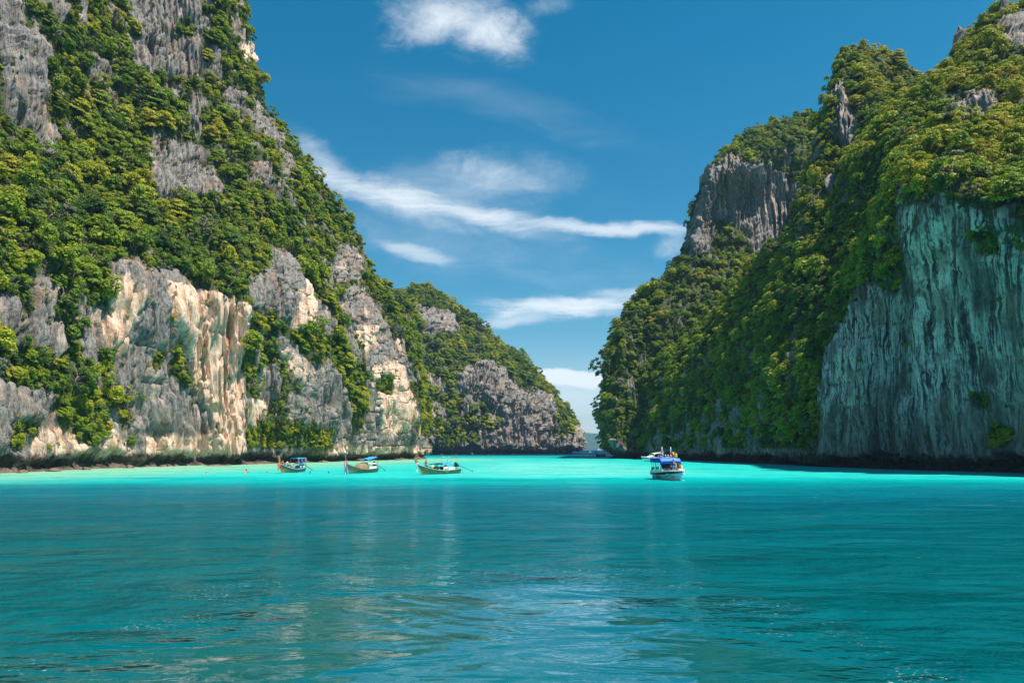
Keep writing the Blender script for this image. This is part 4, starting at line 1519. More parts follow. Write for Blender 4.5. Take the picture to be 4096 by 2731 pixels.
# ================================================================== people
def person(loc, face, pose, label, skin=None, hair=None, top=None, bottom=None, vest=None, cap=None, s=1.0, reach=None, cat_='person'):
    skin, hair = skin or M_SKIN, hair or M_HAIR
    J = {}
    if pose == 'stand':
        J.update(pel=(0, 0, .95), spi=(0.01, 0, 1.15), che=(0.01, 0, 1.36), nec=(0.02, 0, 1.50), hed=(.035, 0, 1.60), top=(.03, 0, 1.71))
        for q, sg in (('l', 1), ('r', -1)):
            J.update({'sh' + q: (0, .18 * sg, 1.42), 'el' + q: (0.02, .25 * sg, 1.14), 'wr' + q: (.12, .24 * sg, .92),
                      'hi' + q: (0, .10 * sg, .92), 'kn' + q: (.03 + .05 * sg, .12 * sg, .50), 'an' + q: (-.02 + .08 * sg, .12 * sg, .08), 'to' + q: (.14 + .08 * sg, .14 * sg, .03)})
    elif pose == 'sit':
        J.update(pel=(0, 0, .11), spi=(-.02, 0, .32), che=(0.0, 0, .53), nec=(0.03, 0, .67), hed=(.06, 0, .78), top=(.06, 0, .89))
        for q, sg in (('l', 1), ('r', -1)):
            J.update({'sh' + q: (0, .18 * sg, .59), 'el' + q: (0.10, .27 * sg, .34), 'wr' + q: (.32, .20 * sg, .26),
                      'hi' + q: (.05, .10 * sg, .11), 'kn' + q: (.45, .17 * sg, .16), 'an' + q: (.50, .15 * sg, -.26), 'to' + q: (.64, .16 * sg, -.31)})
    elif pose == 'bend':
        J.update(pel=(-.05, 0, .93), spi=(.10, 0, 1.08), che=(.32, 0, 1.18), nec=(.44, 0, 1.20), hed=(.55, 0, 1.17), top=(.64, 0, 1.12))
        for q, sg in (('l', 1), ('r', -1)):
            J.update({'sh' + q: (.36, .18 * sg, 1.16), 'el' + q: (.42, .20 * sg, .86), 'wr' + q: (.48, .17 * sg, .60),
                      'hi' + q: (-.05, .10 * sg, .90), 'kn' + q: (.03, .12 * sg, .49), 'an' + q: (-.02, .12 * sg, .08), 'to' + q: (.14, .14 * sg, .03)})
    else:  # swim: upright in the water, head and shoulders out
        J.update(pel=(-.35, 0, -.62), spi=(-.24, 0, -.42), che=(-.10, 0, -.20), nec=(0, 0, -.04), hed=(.05, 0, .09), top=(.05, 0, .20))
        for q, sg in (('l', 1), ('r', -1)):
            J.update({'sh' + q: (-.05, .18 * sg, -.10), 'el' + q: (.16, .32 * sg, -.16), 'wr' + q: (.36, .30 * sg, -.12),
                      'hi' + q: (-.37, .10 * sg, -.64), 'kn' + q: (-.62, .13 * sg, -.86), 'an' + q: (-.98, .12 * sg, -.95), 'to' + q: (-1.1, .12 * sg, -1.0)})
    if reach:
        J['elr'], J['wrr'] = reach
    rad = dict(pel=.125, spi=.115, che=.13, nec=.055, hed=.088, top=.07)
    for q in 'lr':
        rad.update({'sh' + q: .062, 'el' + q: .042, 'wr' + q: .03, 'hi' + q: .088, 'kn' + q: .058, 'an' + q: .038, 'to' + q: .03})
    E = [('pel', 'spi'), ('spi', 'che'), ('che', 'nec'), ('nec', 'hed'), ('hed', 'top')]
    for q in 'lr':
        E += [('che', 'sh' + q), ('sh' + q, 'el' + q), ('el' + q, 'wr' + q), ('pel', 'hi' + q), ('hi' + q, 'kn' + q), ('kn' + q, 'an' + q), ('an' + q, 'to' + q)]
    hd, tp, nk = Vector(J['hed']), Vector(J['top']), Vector(J['nec'])
    upv = (tp - nk).normalized()
    fw = Vector((1, 0, 0))
    fw = (fw - upv * fw.dot(upv)).normalized()
    J['nos'] = tuple(hd + fw * 0.105 - upv * 0.01)
    rad['nos'] = .016
    E.append(('hed', 'nos'))
    for q, sg in (('l', 1), ('r', -1)):
        w, e = Vector(J['wr' + q]), Vector(J['el' + q])
        d = (w - e).normalized()
        sd = Vector((0, 1, 0)).cross(d)
        sd = d.cross(sd).normalized()
        J['pa' + q] = tuple(w + d * .07)
        rad['pa' + q] = .032
        E.append(('wr' + q, 'pa' + q))
        for i, (off, ln) in enumerate(((-.030, .070), (-.010, .085), (.010, .080), (.028, .062))):
            a = w + d * .10 + sd * off
            b = a + d * ln * .55
            c = b + (d * .6 + Vector((.5, 0, -.5))) * ln * .5
            J[f'f{q}{i}a'], J[f'f{q}{i}b'] = tuple(b), tuple(c)
            rad[f'f{q}{i}a'], rad[f'f{q}{i}b'] = .009, .008
            E += [('pa' + q, f'f{q}{i}a'), (f'f{q}{i}a', f'f{q}{i}b')]
        t1 = w + d * .05 + sd * (-.05 * sg)
        J[f't{q}'] = tuple(t1 + d * .03)
        rad[f't{q}'] = .010
        E.append(('wr' + q, f't{q}'))
    names = list(J)
    ix = {n: i for i, n in enumerate(names)}
    me = bpy.data.meshes.new('person')
    me.from_pydata([J[n] for n in names], [(ix[a], ix[b]) for a, b in E], [])
    root = empty('person', tuple(map(float, loc)), face)
    root.scale = (s, s, s)
    tag(root, label, cat_)
    body = bpy.data.objects.new('body', me)
    COL.objects.link(body)
    body.parent = root
    md = body.modifiers.new('skin', 'SKIN')
    md.use_smooth_shade = True
    if not me.skin_vertices:
        lay = bpy.data  # the layer comes with the modifier; make one if it did not
    if me.skin_vertices:
        for i, n in enumerate(names):
            me.skin_vertices[0].data[i].radius = (rad[n], rad[n] * (0.8 if n in ('pel', 'spi', 'che') else 1))
            me.skin_vertices[0].data[i].use_root = (n == 'pel')
    sb = body.modifiers.new('smooth', 'SUBSURF')
    sb.levels = sb.render_levels = 1
    me.materials.append(skin)

    def chain(nm, keys, radii, m, extra=()):
        v, f = join([tube([J[k] if isinstance(k, str) else k for k in keys], radii, 10)] + list(extra))
        return part(nm, (v, f), m, root)

    def lerp(a, b, t):
        return tuple(Vector(J[a]).lerp(Vector(J[b]), t))
    if top or vest:
        m = top or vest
        sl = [tube([lerp('che', 'sh' + q, .7), J['sh' + q], lerp('sh' + q, 'el' + q, .6)], [.10, .08, .068], 8) for q in 'lr'] if top else []
        g = 1.0 if top else 1.18
        chain('shirt' if top else 'life_vest', ['pel', 'spi', 'che', lerp('che', 'nec', .62)], [.152 * g, .150 * g, .165 * g, .085 * g], m, sl)
    if bottom:
        legs = [tube([J['hi' + q], lerp('hi' + q, 'kn' + q, .78)], [.115, .092], 9) for q in 'lr']
        chain('shorts', [lerp('pel', 'spi', .35), 'pel', lerp('pel', 'hil', .2)], [.14, .148, .13], bottom, legs)
    hv, hf = ellipsoid((0, 0, 0), (.102, .092, .11), 12, 6, True)
    q = Vector((0, 0, 1)).rotation_difference((upv - fw * 0.35).normalized())
    hv = [tuple(q @ Vector(v) + hd + upv * .012 - fw * .008) for v in hv]
    part('cap' if cap else 'hair', (hv, hf), cap or hair, root)
    for sg in (1, -1):
        e = hd + fw * .082 + upv * .022 + Vector((0, .032 * sg, 0))
        part('eye', ellipsoid(tuple(e), (.012, .012, .012), 6, 4), M_HAIR, root)
    return root


# ================================================================== long-tailed boats
class Frame:
    """boat frame: x towards the bow, y to port, z up, origin on the waterline amidships"""

    def __init__(self, bow, stern):
        self.b, self.s = Vector((bow[0], bow[1], 0)), Vector((stern[0], stern[1], 0))
        self.c = (self.b + self.s) / 2
        d = self.b - self.s
        self.L = d.length
        self.rz = atan2(d.y, d.x)
        self.k = (1.0, 1.0)

    def world(self, p):
        return tuple(self.c + Matrix.Rotation(self.rz, 3, 'Z') @ Vector((p[0] * self.k[0], p[1] * self.k[1], p[2])))


def longtail(fr, label, wood, band, group, prow_thick=1.0, prow_rake=0.55, prow_h=2.5, beam=1.75, far=False, prow_mat=None):
    L = fr.L
    root = empty('longtail_boat', fr.c, fr.rz)
    tag(root, label, 'longtail boat', group)
    H = L / 2
    ns, nt = 22, 6

    def prof(s):                       # s 0 stern .. 1 bow: x at sheer, half beam, sheer z, keel z
        b = beam / 2 * (0.62 + 0.38 * sin(min(1, s / 0.45) * pi / 2)) * (1 - max(0, (s - 0.42) / 0.58) ** 2.3)
        sh = 0.72 - 0.55 * s * (1 - s) * 1.6 + 1.0 * max(0, s - 0.5) ** 2 * 2.6
        kl = -0.35 + (0.55 * max(0, (s - 0.80) / 0.20) ** 2)
        return b, sh, kl

    def pt(s, t, inset=0.0):
        b, sh, kl = prof(s)
        z = kl + (sh - kl) * t
        x = -H + (L + 0.55 * max(0, (t - 0.3) / 0.7) * max(0, s) ** 4) * s
        return x, max(0.015, b * (0.12 + 0.88 * t ** 0.55) - inset), z
    V, Fc = [], []
    for side in (1, -1):
        k = len(V)
        for i in range(ns + 1):
            for j in range(nt + 1):
                x, y, z = pt(i / ns, j / nt)
                V.append((x, y * side, z))
        for i in range(ns):
            for j in range(nt):
                a = k + i * (nt + 1) + j
                q = (a, a + nt + 1, a + nt + 2, a + 1)
                Fc.append(q if side < 0 else q[::-1])
    # inner skin and floor
    for side in (1, -1):
        k = len(V)
        for i in range(ns + 1):
            for t in (1.0, 0.45):
                x, y, z = pt(i / ns, t, 0.05)
                V.append((x, y * side, z if t == 1.0 else max(z, 0.12)))
        for i in range(ns):
            a = k + i * 2
            q = (a, a + 2, a + 3, a + 1)
            Fc.append(q if side > 0 else q[::-1])
    k0 = len(V) - 4 * (ns + 1)
    for i in range(ns):
        a, b = k0 + i * 2 + 1, k0 + 2 * (ns + 1) + i * 2 + 1
        Fc.append((a, a + 2, b + 2, b))
    # transom
    tr = [pt(0, j / nt) for j in range(nt + 1)]
    k = len(V)
    V += [(x, y, z) for x, y, z in tr] + [(x, -y, z) for x, y, z in reversed(tr)]
    Fc.append(tuple(range(k, len(V))))
    hull = part('hull', (V, Fc), wood, root)
    # rubbing strakes along each gunwale
    for side in (1, -1):
        path, rr = [], []
        for i in range(ns + 1):
            x, y, z = pt(i / ns, 1.0)
            path.append((x, y * side, z))
            rr.append(0.055)
        bar('gunwale', path, rr, band, hull, 6)
        path = []
        for i in range(ns + 1):
            x, y, z = pt(i / ns, 0.84)
            path.append((x, (y + 0.012) * side, z))
        bar('strake', path, 0.03, M_NAVY if band is M_BAND else band, hull, 5)
    # tall stem piece
    bx, by, bz = pt(1.0, 1.0)
    path = [(H - 0.35, 0, 0.12), (H + 0.30, 0, bz * 0.75), (bx + 0.05, 0, bz + 0.1), (bx + prow_rake * 0.6, 0, (bz + prow_h) / 2 + 0.1), (bx + prow_rake, 0, prow_h)]
    vv, ff = [], []
    for i, p in enumerate(path):
        w, t_ = (0.05, 0.10) if i < 2 else (0.075 * prow_thick, (0.16 + 0.03 * i) * prow_thick)
        for a, b in ((-1, -1), (1, -1), (1, 1), (-1, 1)):
            vv.append((p[0] + a * t_, p[1] + b * w, p[2] + a * 0.03))
    for i in range(4):
        for k in range(4):
            ff.append((i * 4 + k, i * 4 + (k + 1) % 4, i * 4 + 4 + (k + 1) % 4, i * 4 + 4 + k))
    ff += [(3, 2, 1, 0), (16, 17, 18, 19)]
    part('prow', (vv, ff), prow_mat or wood, root, False)
    # thwarts and fore deck
    if not far:
        for s in (0.25, 0.42, 0.60):
            x, y, z = pt(s, 1.0)
            part('thwart', box_vf((x - 0.14, -y * 0.93, z - 0.20), (x + 0.14, y * 0.93, z - 0.15)), M_DECK, root, False)
        V, Fc = [], []
        for i in range(7):
            x, y, z = pt(0.72 + 0.27 * i / 6, 1.0, 0.04)
            V += [(x, y, z - 0.12), (x, -y, z - 0.12)]
        part('foredeck', (V, [(2 * i, 2 * i + 1, 2 * i + 3, 2 * i + 2) for i in range(6)]), M_DECK, root, False)
    # engine on its swivel with the long propeller shaft
    ex, ez = -H + 0.55, 0.95
    eng = part('engine', join([box_vf((ex - 0.38, -0.20, ez), (ex + 0.32, 0.20, ez + 0.42), 0.05), ellipsoid((ex + 0.05, 0, ez + 0.48), (0.24, 0.2, 0.16), 10, 6),
                               tube([(ex + .25, .12, ez + .3), (ex + .3, .14, ez + .72)], [.045, .045], 7), box_vf((ex - 0.3, 0.2, ez + 0.05), (ex + 0.1, 0.27, ez + 0.3)),
                               tube([(ex, 0, 0.6), (ex, 0, ez)], [0.06, 0.05], 8)]), M_BLACK, root, False)
    tail = (ex - 3.5, 0.0, 0.22)
    bar('propeller_shaft', [(ex - 0.3, 0, ez + 0.2), (ex - 1.4, 0, ez - 0.06), tail], [0.05, 0.045, 0.03], M_RUST, eng, 7)
    pv, pf = [], []
    for k in range(3):
        a = k * 2.094
        base = len(pv)
        for rr_, w in ((0.02, 0.03), (0.10, 0.06), (0.16, 0.03)):
            for sgn in (-1, 1):
                pv.append((tail[0] - 0.03 + 0.02 * sgn, rr_ * cos(a) - w * sgn * sin(a), tail[2] + rr_ * sin(a) + w * sgn * cos(a)))
        pf += [(base, base + 1, base + 3, base + 2), (base + 2, base + 3, base + 5, base + 4)]
    part('propeller', (pv, pf), M_STEEL, eng, False)
    bar('tiller', [(ex + 0.3, 0, ez + 0.35), (ex + 1.0, 0.05, ez + 0.55)], 0.022, M_STEEL, eng, 6)
    root['_H'] = H
    return root, pt, H


def canopy(root, x0, x1, w, z0, crown, m, posts=True, tilt=0.0, scallop=0.0, base=0.6, name='canopy', post_m=None):
    def fn(u, v):
        y = (v - 0.5) * 2 * w
        z = z0 + crown * (1 - (2 * v - 1) ** 2) + tilt * (u - 0.5)
        if v in (0.0, 1.0) and scallop:
            z -= scallop * (0.5 + 0.5 * cos(u * 40))
        return x0 + (x1 - x0) * u, y, z
    c = part(name, sheet(fn, 18, 8, 0.03), m, root)
    if posts:
        for px_ in (x0 + 0.05, (x0 + x1) / 2, x1 - 0.05):
            for sg in (1, -1):
                u = (px_ - x0) / (x1 - x0)
                bar('post', [(px_, sg * (w - 0.03), base), (px_, sg * (w - 0.03), z0 + tilt * (u - 0.5) - 0.03)], 0.022, post_m or M_STEEL, c, 6)
    return c


def ribbon(loc, cols, label, length, rz=0.0, spread=0.22):
    root = empty('garland', loc, rz)
    tag(root, label, 'garland', 'garlands tied round the prows')
    rng = random.Random(int(abs(loc[0]) * 100))
    part('knot', join([tube([(0.26 * cos(a), 0.16 * sin(a), 0.04 * sin(3 * a)) for a in [i * pi / 6 for i in range(13)]], [0.06] * 13, 6)]), cols[0], root)
    for i, c in enumerate(cols):
        y = (i - (len(cols) - 1) / 2) * spread / max(1, len(cols) - 1) * 1.4 if len(cols) > 1 else 0.0
        ln = length * rng.uniform(0.75, 1.0)

        def fn(u, v, y=y, ln=ln, i=i):
            return (0.24 + 0.05 * sin(u * 7 + i) + 0.10 * u * (1 - u), y + (v - 0.5) * (0.13 + 0.05 * sin(u * 9 + i)), -u * ln)
        V, Fc = [], []
        for k in range(9):
            for v in (0, 1):
                for th in (0, 1):
                    p = fn(k / 8, v)
                    V.append((p[0] - th * 0.02, p[1], p[2]))
        for k in range(8):
            a = k * 4
            Fc += [(a, a + 2, a + 6, a + 4), (a + 1, a + 5, a + 7, a + 3), (a, a + 4, a + 5, a + 1), (a + 2, a + 3, a + 7, a + 6)]
        part('streamer', (V, Fc), c, root)
    return root


def strokes(parent, name, marks, m, th=0.012):
    """lettering: little raised strokes given as (p0, p1, width) in hull coordinates"""
    parts_ = []
    for p0, p1, w in marks:
        parts_.append(tube([p0, p1], [w, w], 4))
    o = part(name, join(parts_), m, parent, False)
    return o


def hull_marks(root, pt, side, s0, s1, t0, t1, glyphs, m, hull):
    """glyphs: list of polylines in a 0..1 box along the hull side"""
    marks = []
    for g_ in glyphs:
        for a, b in zip(g_[:-1], g_[1:]):
            P = []
            for u, v in (a, b):
                s, t = s0 + (s1 - s0) * u, t0 + (t1 - t0) * v
                x, y, z = pt(s, t)
                P.append((x, (y + 0.006) * side, z))
            marks.append((P[0], P[1], 0.02))
    return strokes(hull, 'lettering', marks, m)


def child(root, name):
    return [c for c in root.children if c.name.split('.')[0] == name][0]


GL = 'longtail boats in the lagoon'
# ---- first boat from the cliff: orange garland, blue tops
fa = Frame(water_at(1124, 108.2), water_at(1212, 114.8))
ba, pta, Ha = longtail(fa, 'brown longtail boat with orange garland on its prow and two blue awnings aft', M_TEAK, M_BAND, GL, prow_rake=0.35, prow_h=2.55, prow_mat=M_TEAK)
canopy(ba, -Ha + 0.6, -Ha + 2.9, 0.72, 2.02, 0.12, M_SKYB, True, 0.0, name='awning')
canopy(ba, -Ha + 0.2, -Ha + 2.2, 0.74, 1.22, 0.14, M_SKYB, False, -0.05, name='lower_awning')
part('seat_cushion', box_vf((-Ha + 1.1, -0.5, 0.62), (-Ha + 1.7, 0.5, 0.98), 0.05), M_SKYB, ba, False)
for sx in (0.95, 1.9):
    part('folded_cloth', ellipsoid((-Ha + sx, 0.55, 0.78), (0.16, 0.12, 0.30), 10, 6), M_OFFW, ba)
for sx, z in ((0.25, 2.1), (0.6, 2.2)):
    bar('stern_frame', [(-Ha + sx, 0.6, 0.6), (-Ha + sx, 0.6, z), (-Ha + sx, -0.6, z), (-Ha + sx, -0.6, 0.6)], 0.028, M_STEEL, ba)
hull_a = child(ba, 'hull')
hull_marks(ba, pta, 1, 0.70, 0.88, 0.45, 0.80, [[(0.1, .9), (.2, .5), (.3, .9), (.42, .5)], [(.5, .9), (.5, .5), (.64, .5), (.64, .9)], [(.72, .9), (.9, .9)], [(.74, .62), (.92, .7)], [(0, .3), (.25, .35)], [(.35, .3), (.6, .25)], [(.68, .3), (.95, .3)]], M_PALEG, hull_a)
hull_marks(ba, pta, 1, 0.76, 0.82, 0.2, 0.42, [[(0, 0), (1, 0), (1, 1), (0, 1), (0, 0)], [(0, .5), (1, .5)]], M_PALEG, hull_a)
part('boot_stripe', join([tube([(pta(i / 10, .42)[0], pta(i / 10, .42)[1] + 0.01, pta(i / 10, .42)[2]) for i in range(0, 7)], [0.05] * 7, 5)]), M_SKYB, hull_a)
ribbon(fa.world((Ha + 0.72, 0, 1.45)), [M_ORANGE, M_PINK, M_YELLOW, M_ORANGE, M_RED], 'orange, red and yellow streamers tied round the brown prow', 1.25, fa.rz + 0.75)
person(fa.world((Ha - 0.75, -0.25, 1.02)), fa.rz + 2.2, 'sit', 'person in an orange life vest sitting by the garlanded prow', M_SKIN, M_HAIR, None, M_GREYC, M_ORANGE)
person(fa.world((Ha - 1.35, 0.15, 0.92)), fa.rz + 2.6, 'sit', 'person in a white top sitting behind the orange life vest', M_SKIN2, M_HAIR, M_FLAGW, M_GREYC)
person(fa.world((0.6, 0.1, 0.14)), fa.rz + 2.9, 'bend', 'shirtless person bending over amidships in the brown boat', M_SKIN2, M_HAIR, None, M_KHAKI)

# ---- second boat: dark green with brown tarpaulin
fb = Frame(water_at(1394, 105.5), water_at(1503, 113.2))
bb, ptb, Hb = longtail(fb, 'dark green weathered longtail boat with a brown tarpaulin and white awning', M_GREEN, M_DECK, GL, prow_thick=0.5, prow_rake=0.75, prow_h=3.0, prow_mat=simple('tarnished_metal', (0.16, 0.15, 0.14), 0.5, 0.3, var=0.3))
part('prow_cap', box_vf((Hb + 1.12, -0.15, 2.95), (Hb + 1.55, 0.15, 3.22), 0.03), M_OFFW, bb, False)


def tarp(u, v):
    a = pi * v
    k = sin(min(1, u / 0.35) * pi / 2) if u < 0.35 else 1.0
    return (1.9 - 2.6 * u, 0.78 * cos(a), 0.55 + (0.28 + 0.55 * k) * sin(a) + 0.03 * sin(u * 25))


part('tarpaulin', sheet(tarp, 20, 14, 0.03), M_BROWN, bb)
canopy(bb, -Hb + 1.1, -Hb + 3.6, 0.78, 1.30, 0.18, M_OFFW, True, 0.12, name='awning')
part('side_curtain', box_vf((-Hb + 1.2, 0.74, 0.55), (-Hb + 3.4, 0.77, 0.92)), M_OFFW, bb, False)
canopy(bb, -Hb + 1.0, -Hb + 3.7, 0.70, 2.08, 0.10, M_SKYB, False, -0.35, 0.06, name='sunshade')
for sg in (1, -1):
    bar('mast_frame', [(-Hb + 0.75, 0.6 * sg, 0.6), (-Hb + 0.75, 0.6 * sg, 2.35), (-Hb + 1.3, 0.6 * sg, 2.33)], 0.028, M_STEEL, bb)
part('lamp', ellipsoid((-Hb + 1.2, 0.55, 2.42), (0.09, 0.09, 0.12), 8, 6), M_RED, bb)
hull_b = child(bb, 'hull')
hull_marks(bb, ptb, 1, 0.945, 0.975, 0.66, 0.86, [[(0, .5), (.25, 1), (.8, 1), (1, .5), (.8, 0), (.25, 0), (0, .5)]], M_PALEG, hull_b)
hull_marks(bb, ptb, 1, 0.90, 0.93, 0.62, 0.82, [[(1, 1), (0, 1), (0, 0), (1, 0)], [(0, .5), (.9, .5)]], M_PALEG, hull_b)
hull_marks(bb, ptb, 1, 0.74, 0.88, 0.60, 0.84, [[(0, .1), (.1, .9), (.22, .9), (.22, .1)], [(.32, .1), (.32, .8), (.45, .9), (.45, .1)], [(.55, .2), (.7, .2), (.7, .9)], [(.8, .1), (.8, .8), (.95, .8), (.95, .1)], [(.5, 1.0), (.68, 1.05)]], M_PALEG, hull_b)
hull_marks(bb, ptb, 1, 0.77, 0.88, 0.34, 0.54, [[(0, .1), (.15, .9), (.3, .2), (.4, .9)], [(.5, .1), (.5, .9), (.7, .9)], [(.8, .1), (.8, .9), (1, .6)]], simple('faded_yellow_paint', (0.42, 0.38, 0.18), 0.7, var=0.2), hull_b)
for i in range(11):
    s = 0.18 + 0.05 * i
    x, y, z0 = ptb(s, 0.42)
    x2, y2, z2 = ptb(s, 0.80)
    bar('rib_plank', [(x, y + 0.008, z0), (x2, y2 + 0.008, z2)], 0.035, M_OLIVE, hull_b, 4)
ribbon(fb.world((Hb + 0.85, 0, 1.72)), [M_PINK, M_FLAGW, M_RED, M_SKYB], 'pink, white and blue streamers hanging from the metal prow', 1.9, fb.rz + 0.6)
person(water_at(1384, 105.2), 0.3, 'swim', 'dark haired swimmer holding on beside the streamers of the green boat', M_SKIN, M_HAIR)

# ---- third boat: olive hull, blue roof
fc = Frame(water_at(1682, 101.6), water_at(1834, 107.4))
bc, ptc, Hc = longtail(fc, 'olive longtail boat with a pale blue gunwale and scalloped blue awning', M_OLIVE, M_BAND, GL, prow_rake=0.55, prow_h=2.25, beam=1.8, prow_mat=M_TEAK)
canopy(bc, -Hc + 1.7, -Hc + 3.9, 0.82, 1.34, 0.16, M_SKYB, True, 0.0, 0.06, name='awning')
canopy(bc, -Hc + 3.9, -Hc + 5.4, 0.82, 1.34, 0.15, M_NAVY, True, -0.10, name='fore_awning')
part('side_curtain', box_vf((-Hc + 1.5, 0.70, 0.46), (-Hc + 3.9, 0.74, 0.98)), M_OFFW, bc, False)
part('side_curtain', box_vf((-Hc + 1.5, -0.74, 0.46), (-Hc + 5.3, -0.70, 0.98)), M_GREYC, bc, False)
for sg in (1, -1):
    bar('mast_frame', [(-Hc + 0.9, 0.62 * sg, 0.6), (-Hc + 0.9, 0.62 * sg, 2.32), (-Hc + 2.9, 0.62 * sg, 2.36), (-Hc + 2.9, 0.62 * sg, 1.4)], 0.022, M_STEEL, bc)
bar('mast_frame', [(-Hc + 0.9, 0.62, 2.3), (-Hc + 0.9, -0.62, 2.3)], 0.022, M_STEEL, bc)
part('lamp', ellipsoid((-Hc + 1.25, 0.62, 2.42), (0.08, 0.08, 0.09), 8, 6), M_RED, bc)
bar('ladder', [(-Hc - 0.05, 0.35, 0.7), (-Hc - 0.45, 0.35, 0.45), (-Hc - 0.5, 0.35, -0.2)], 0.02, M_STEEL, bc)
bar('ladder', [(-Hc - 0.05, 0.05, 0.7), (-Hc - 0.45, 0.05, 0.45), (-Hc - 0.5, 0.05, -0.2)], 0.02, M_STEEL, bc)
ribbon(fc.world((Hc + 0.66, 0, 1.50)), [M_FLAGW], 'long white streamer hanging from the prow of the olive boat', 1.35, fc.rz + 0.6)
person(fc.world((Hc - 1.0, 0.0, 1.00)), fc.rz + 0.9, 'sit', 'shirtless person sitting on the foredeck of the olive boat', M_SKIN, M_HAIR, None, M_GREYC, s=1.08)
person(fc.world((-Hc + 4.7, 0.25, 0.52)), fc.rz + 2.2, 'sit', 'person in a red top under the dark fore awning', M_SKIN2, M_HAIR, M_RED, M_GREYC)
person(fc.world((-Hc + 3.3, 0.55, 0.55)), fc.rz + 1.3, 'sit', 'person in a pink top seated against the white side curtain', M_SKIN2, M_HAIR, M_PINK, M_FLAGW)
bl = mesh_obj('beach_ball', *ellipsoid((0, 0, 0), (0.24, 0.24, 0.22), 14, 10), M_YELLOW)
bl.location = fc.world((Hc - 1.75, 0.45, 1.0))
tag(bl, 'yellow beach ball beside the shirtless person on the olive boat', 'ball')

# ---- two longtails far out by the channel mouth
fd = Frame(water_at(2331, 505), water_at(2361, 520))
bd, ptd, Hd = longtail(fd, 'small red-brown longtail boat with blue roof moving through the channel mouth', M_REDW, M_BAND, 'longtail boats by the channel mouth', prow_rake=0.5, prow_h=2.8, beam=1.9, far=True, prow_mat=M_DARKW)
canopy(bd, -Hd + 0.8, -Hd + 3.6, 0.8, 1.5, 0.5, M_SKYB, True, -0.2, name='awning')
canopy(bd, -Hd + 0.9, -Hd + 2.6, 0.7, 2.5, 0.12, M_SKYB, True, 0.0, name='sunshade')
fe = Frame(water_at(2385, 362), water_at(2418, 377))
be, pte, He = longtail(fe, 'dark longtail boat with black prow leaving a wake beside the forested headland', M_DARKW, M_DARKW, 'longtail boats by the channel mouth', prow_rake=0.25, prow_h=3.0, beam=1.8, far=True)
canopy(be, -He + 0.9, -He + 4.2, 0.8, 1.25, 0.35, M_NAVY, True, 0.0, name='awning')
canopy(be, -He + 0.6, -He + 2.0, 0.6, 2.2, 0.08, M_GREYC, True, 0.0, name='sunshade')
part('folded_cloth', ellipsoid((-He + 2.6, 0.6, 0.95), (0.45, 0.15, 0.3), 10, 6), M_SKYB, be)
# its wake: a low ridge of white water
V, Fc = [], []
for i in range(16):
    u = i / 15
    x, w = -u * 9.0, 0.25 + 1.1 * u
    for a, z in ((-1, 0.01), (-0.5, 0.10 * (1 - u) + 0.03), (0, 0.03), (0.5, 0.10 * (1 - u) + 0.03), (1, 0.01)):
        V.append((x + 0.2 * sin(i * 2.1), w * a + 0.1 * sin(i * 1.7), z))
for i in range(15):
    for j in range(4):
        a = i * 5 + j
        Fc.append((a, a + 1, a + 6, a + 5))
wk = mesh_obj('foam', V, Fc, M_FOAM)
wk.location = fe.world((-He, 0, 0))
wk.rotation_euler = (0, 0, fe.rz)
wk.scale = (0.6, 0.6, 0.8)
tag(wk, 'white wake trailing behind the dark longtail boat', None, None, 'stuff')


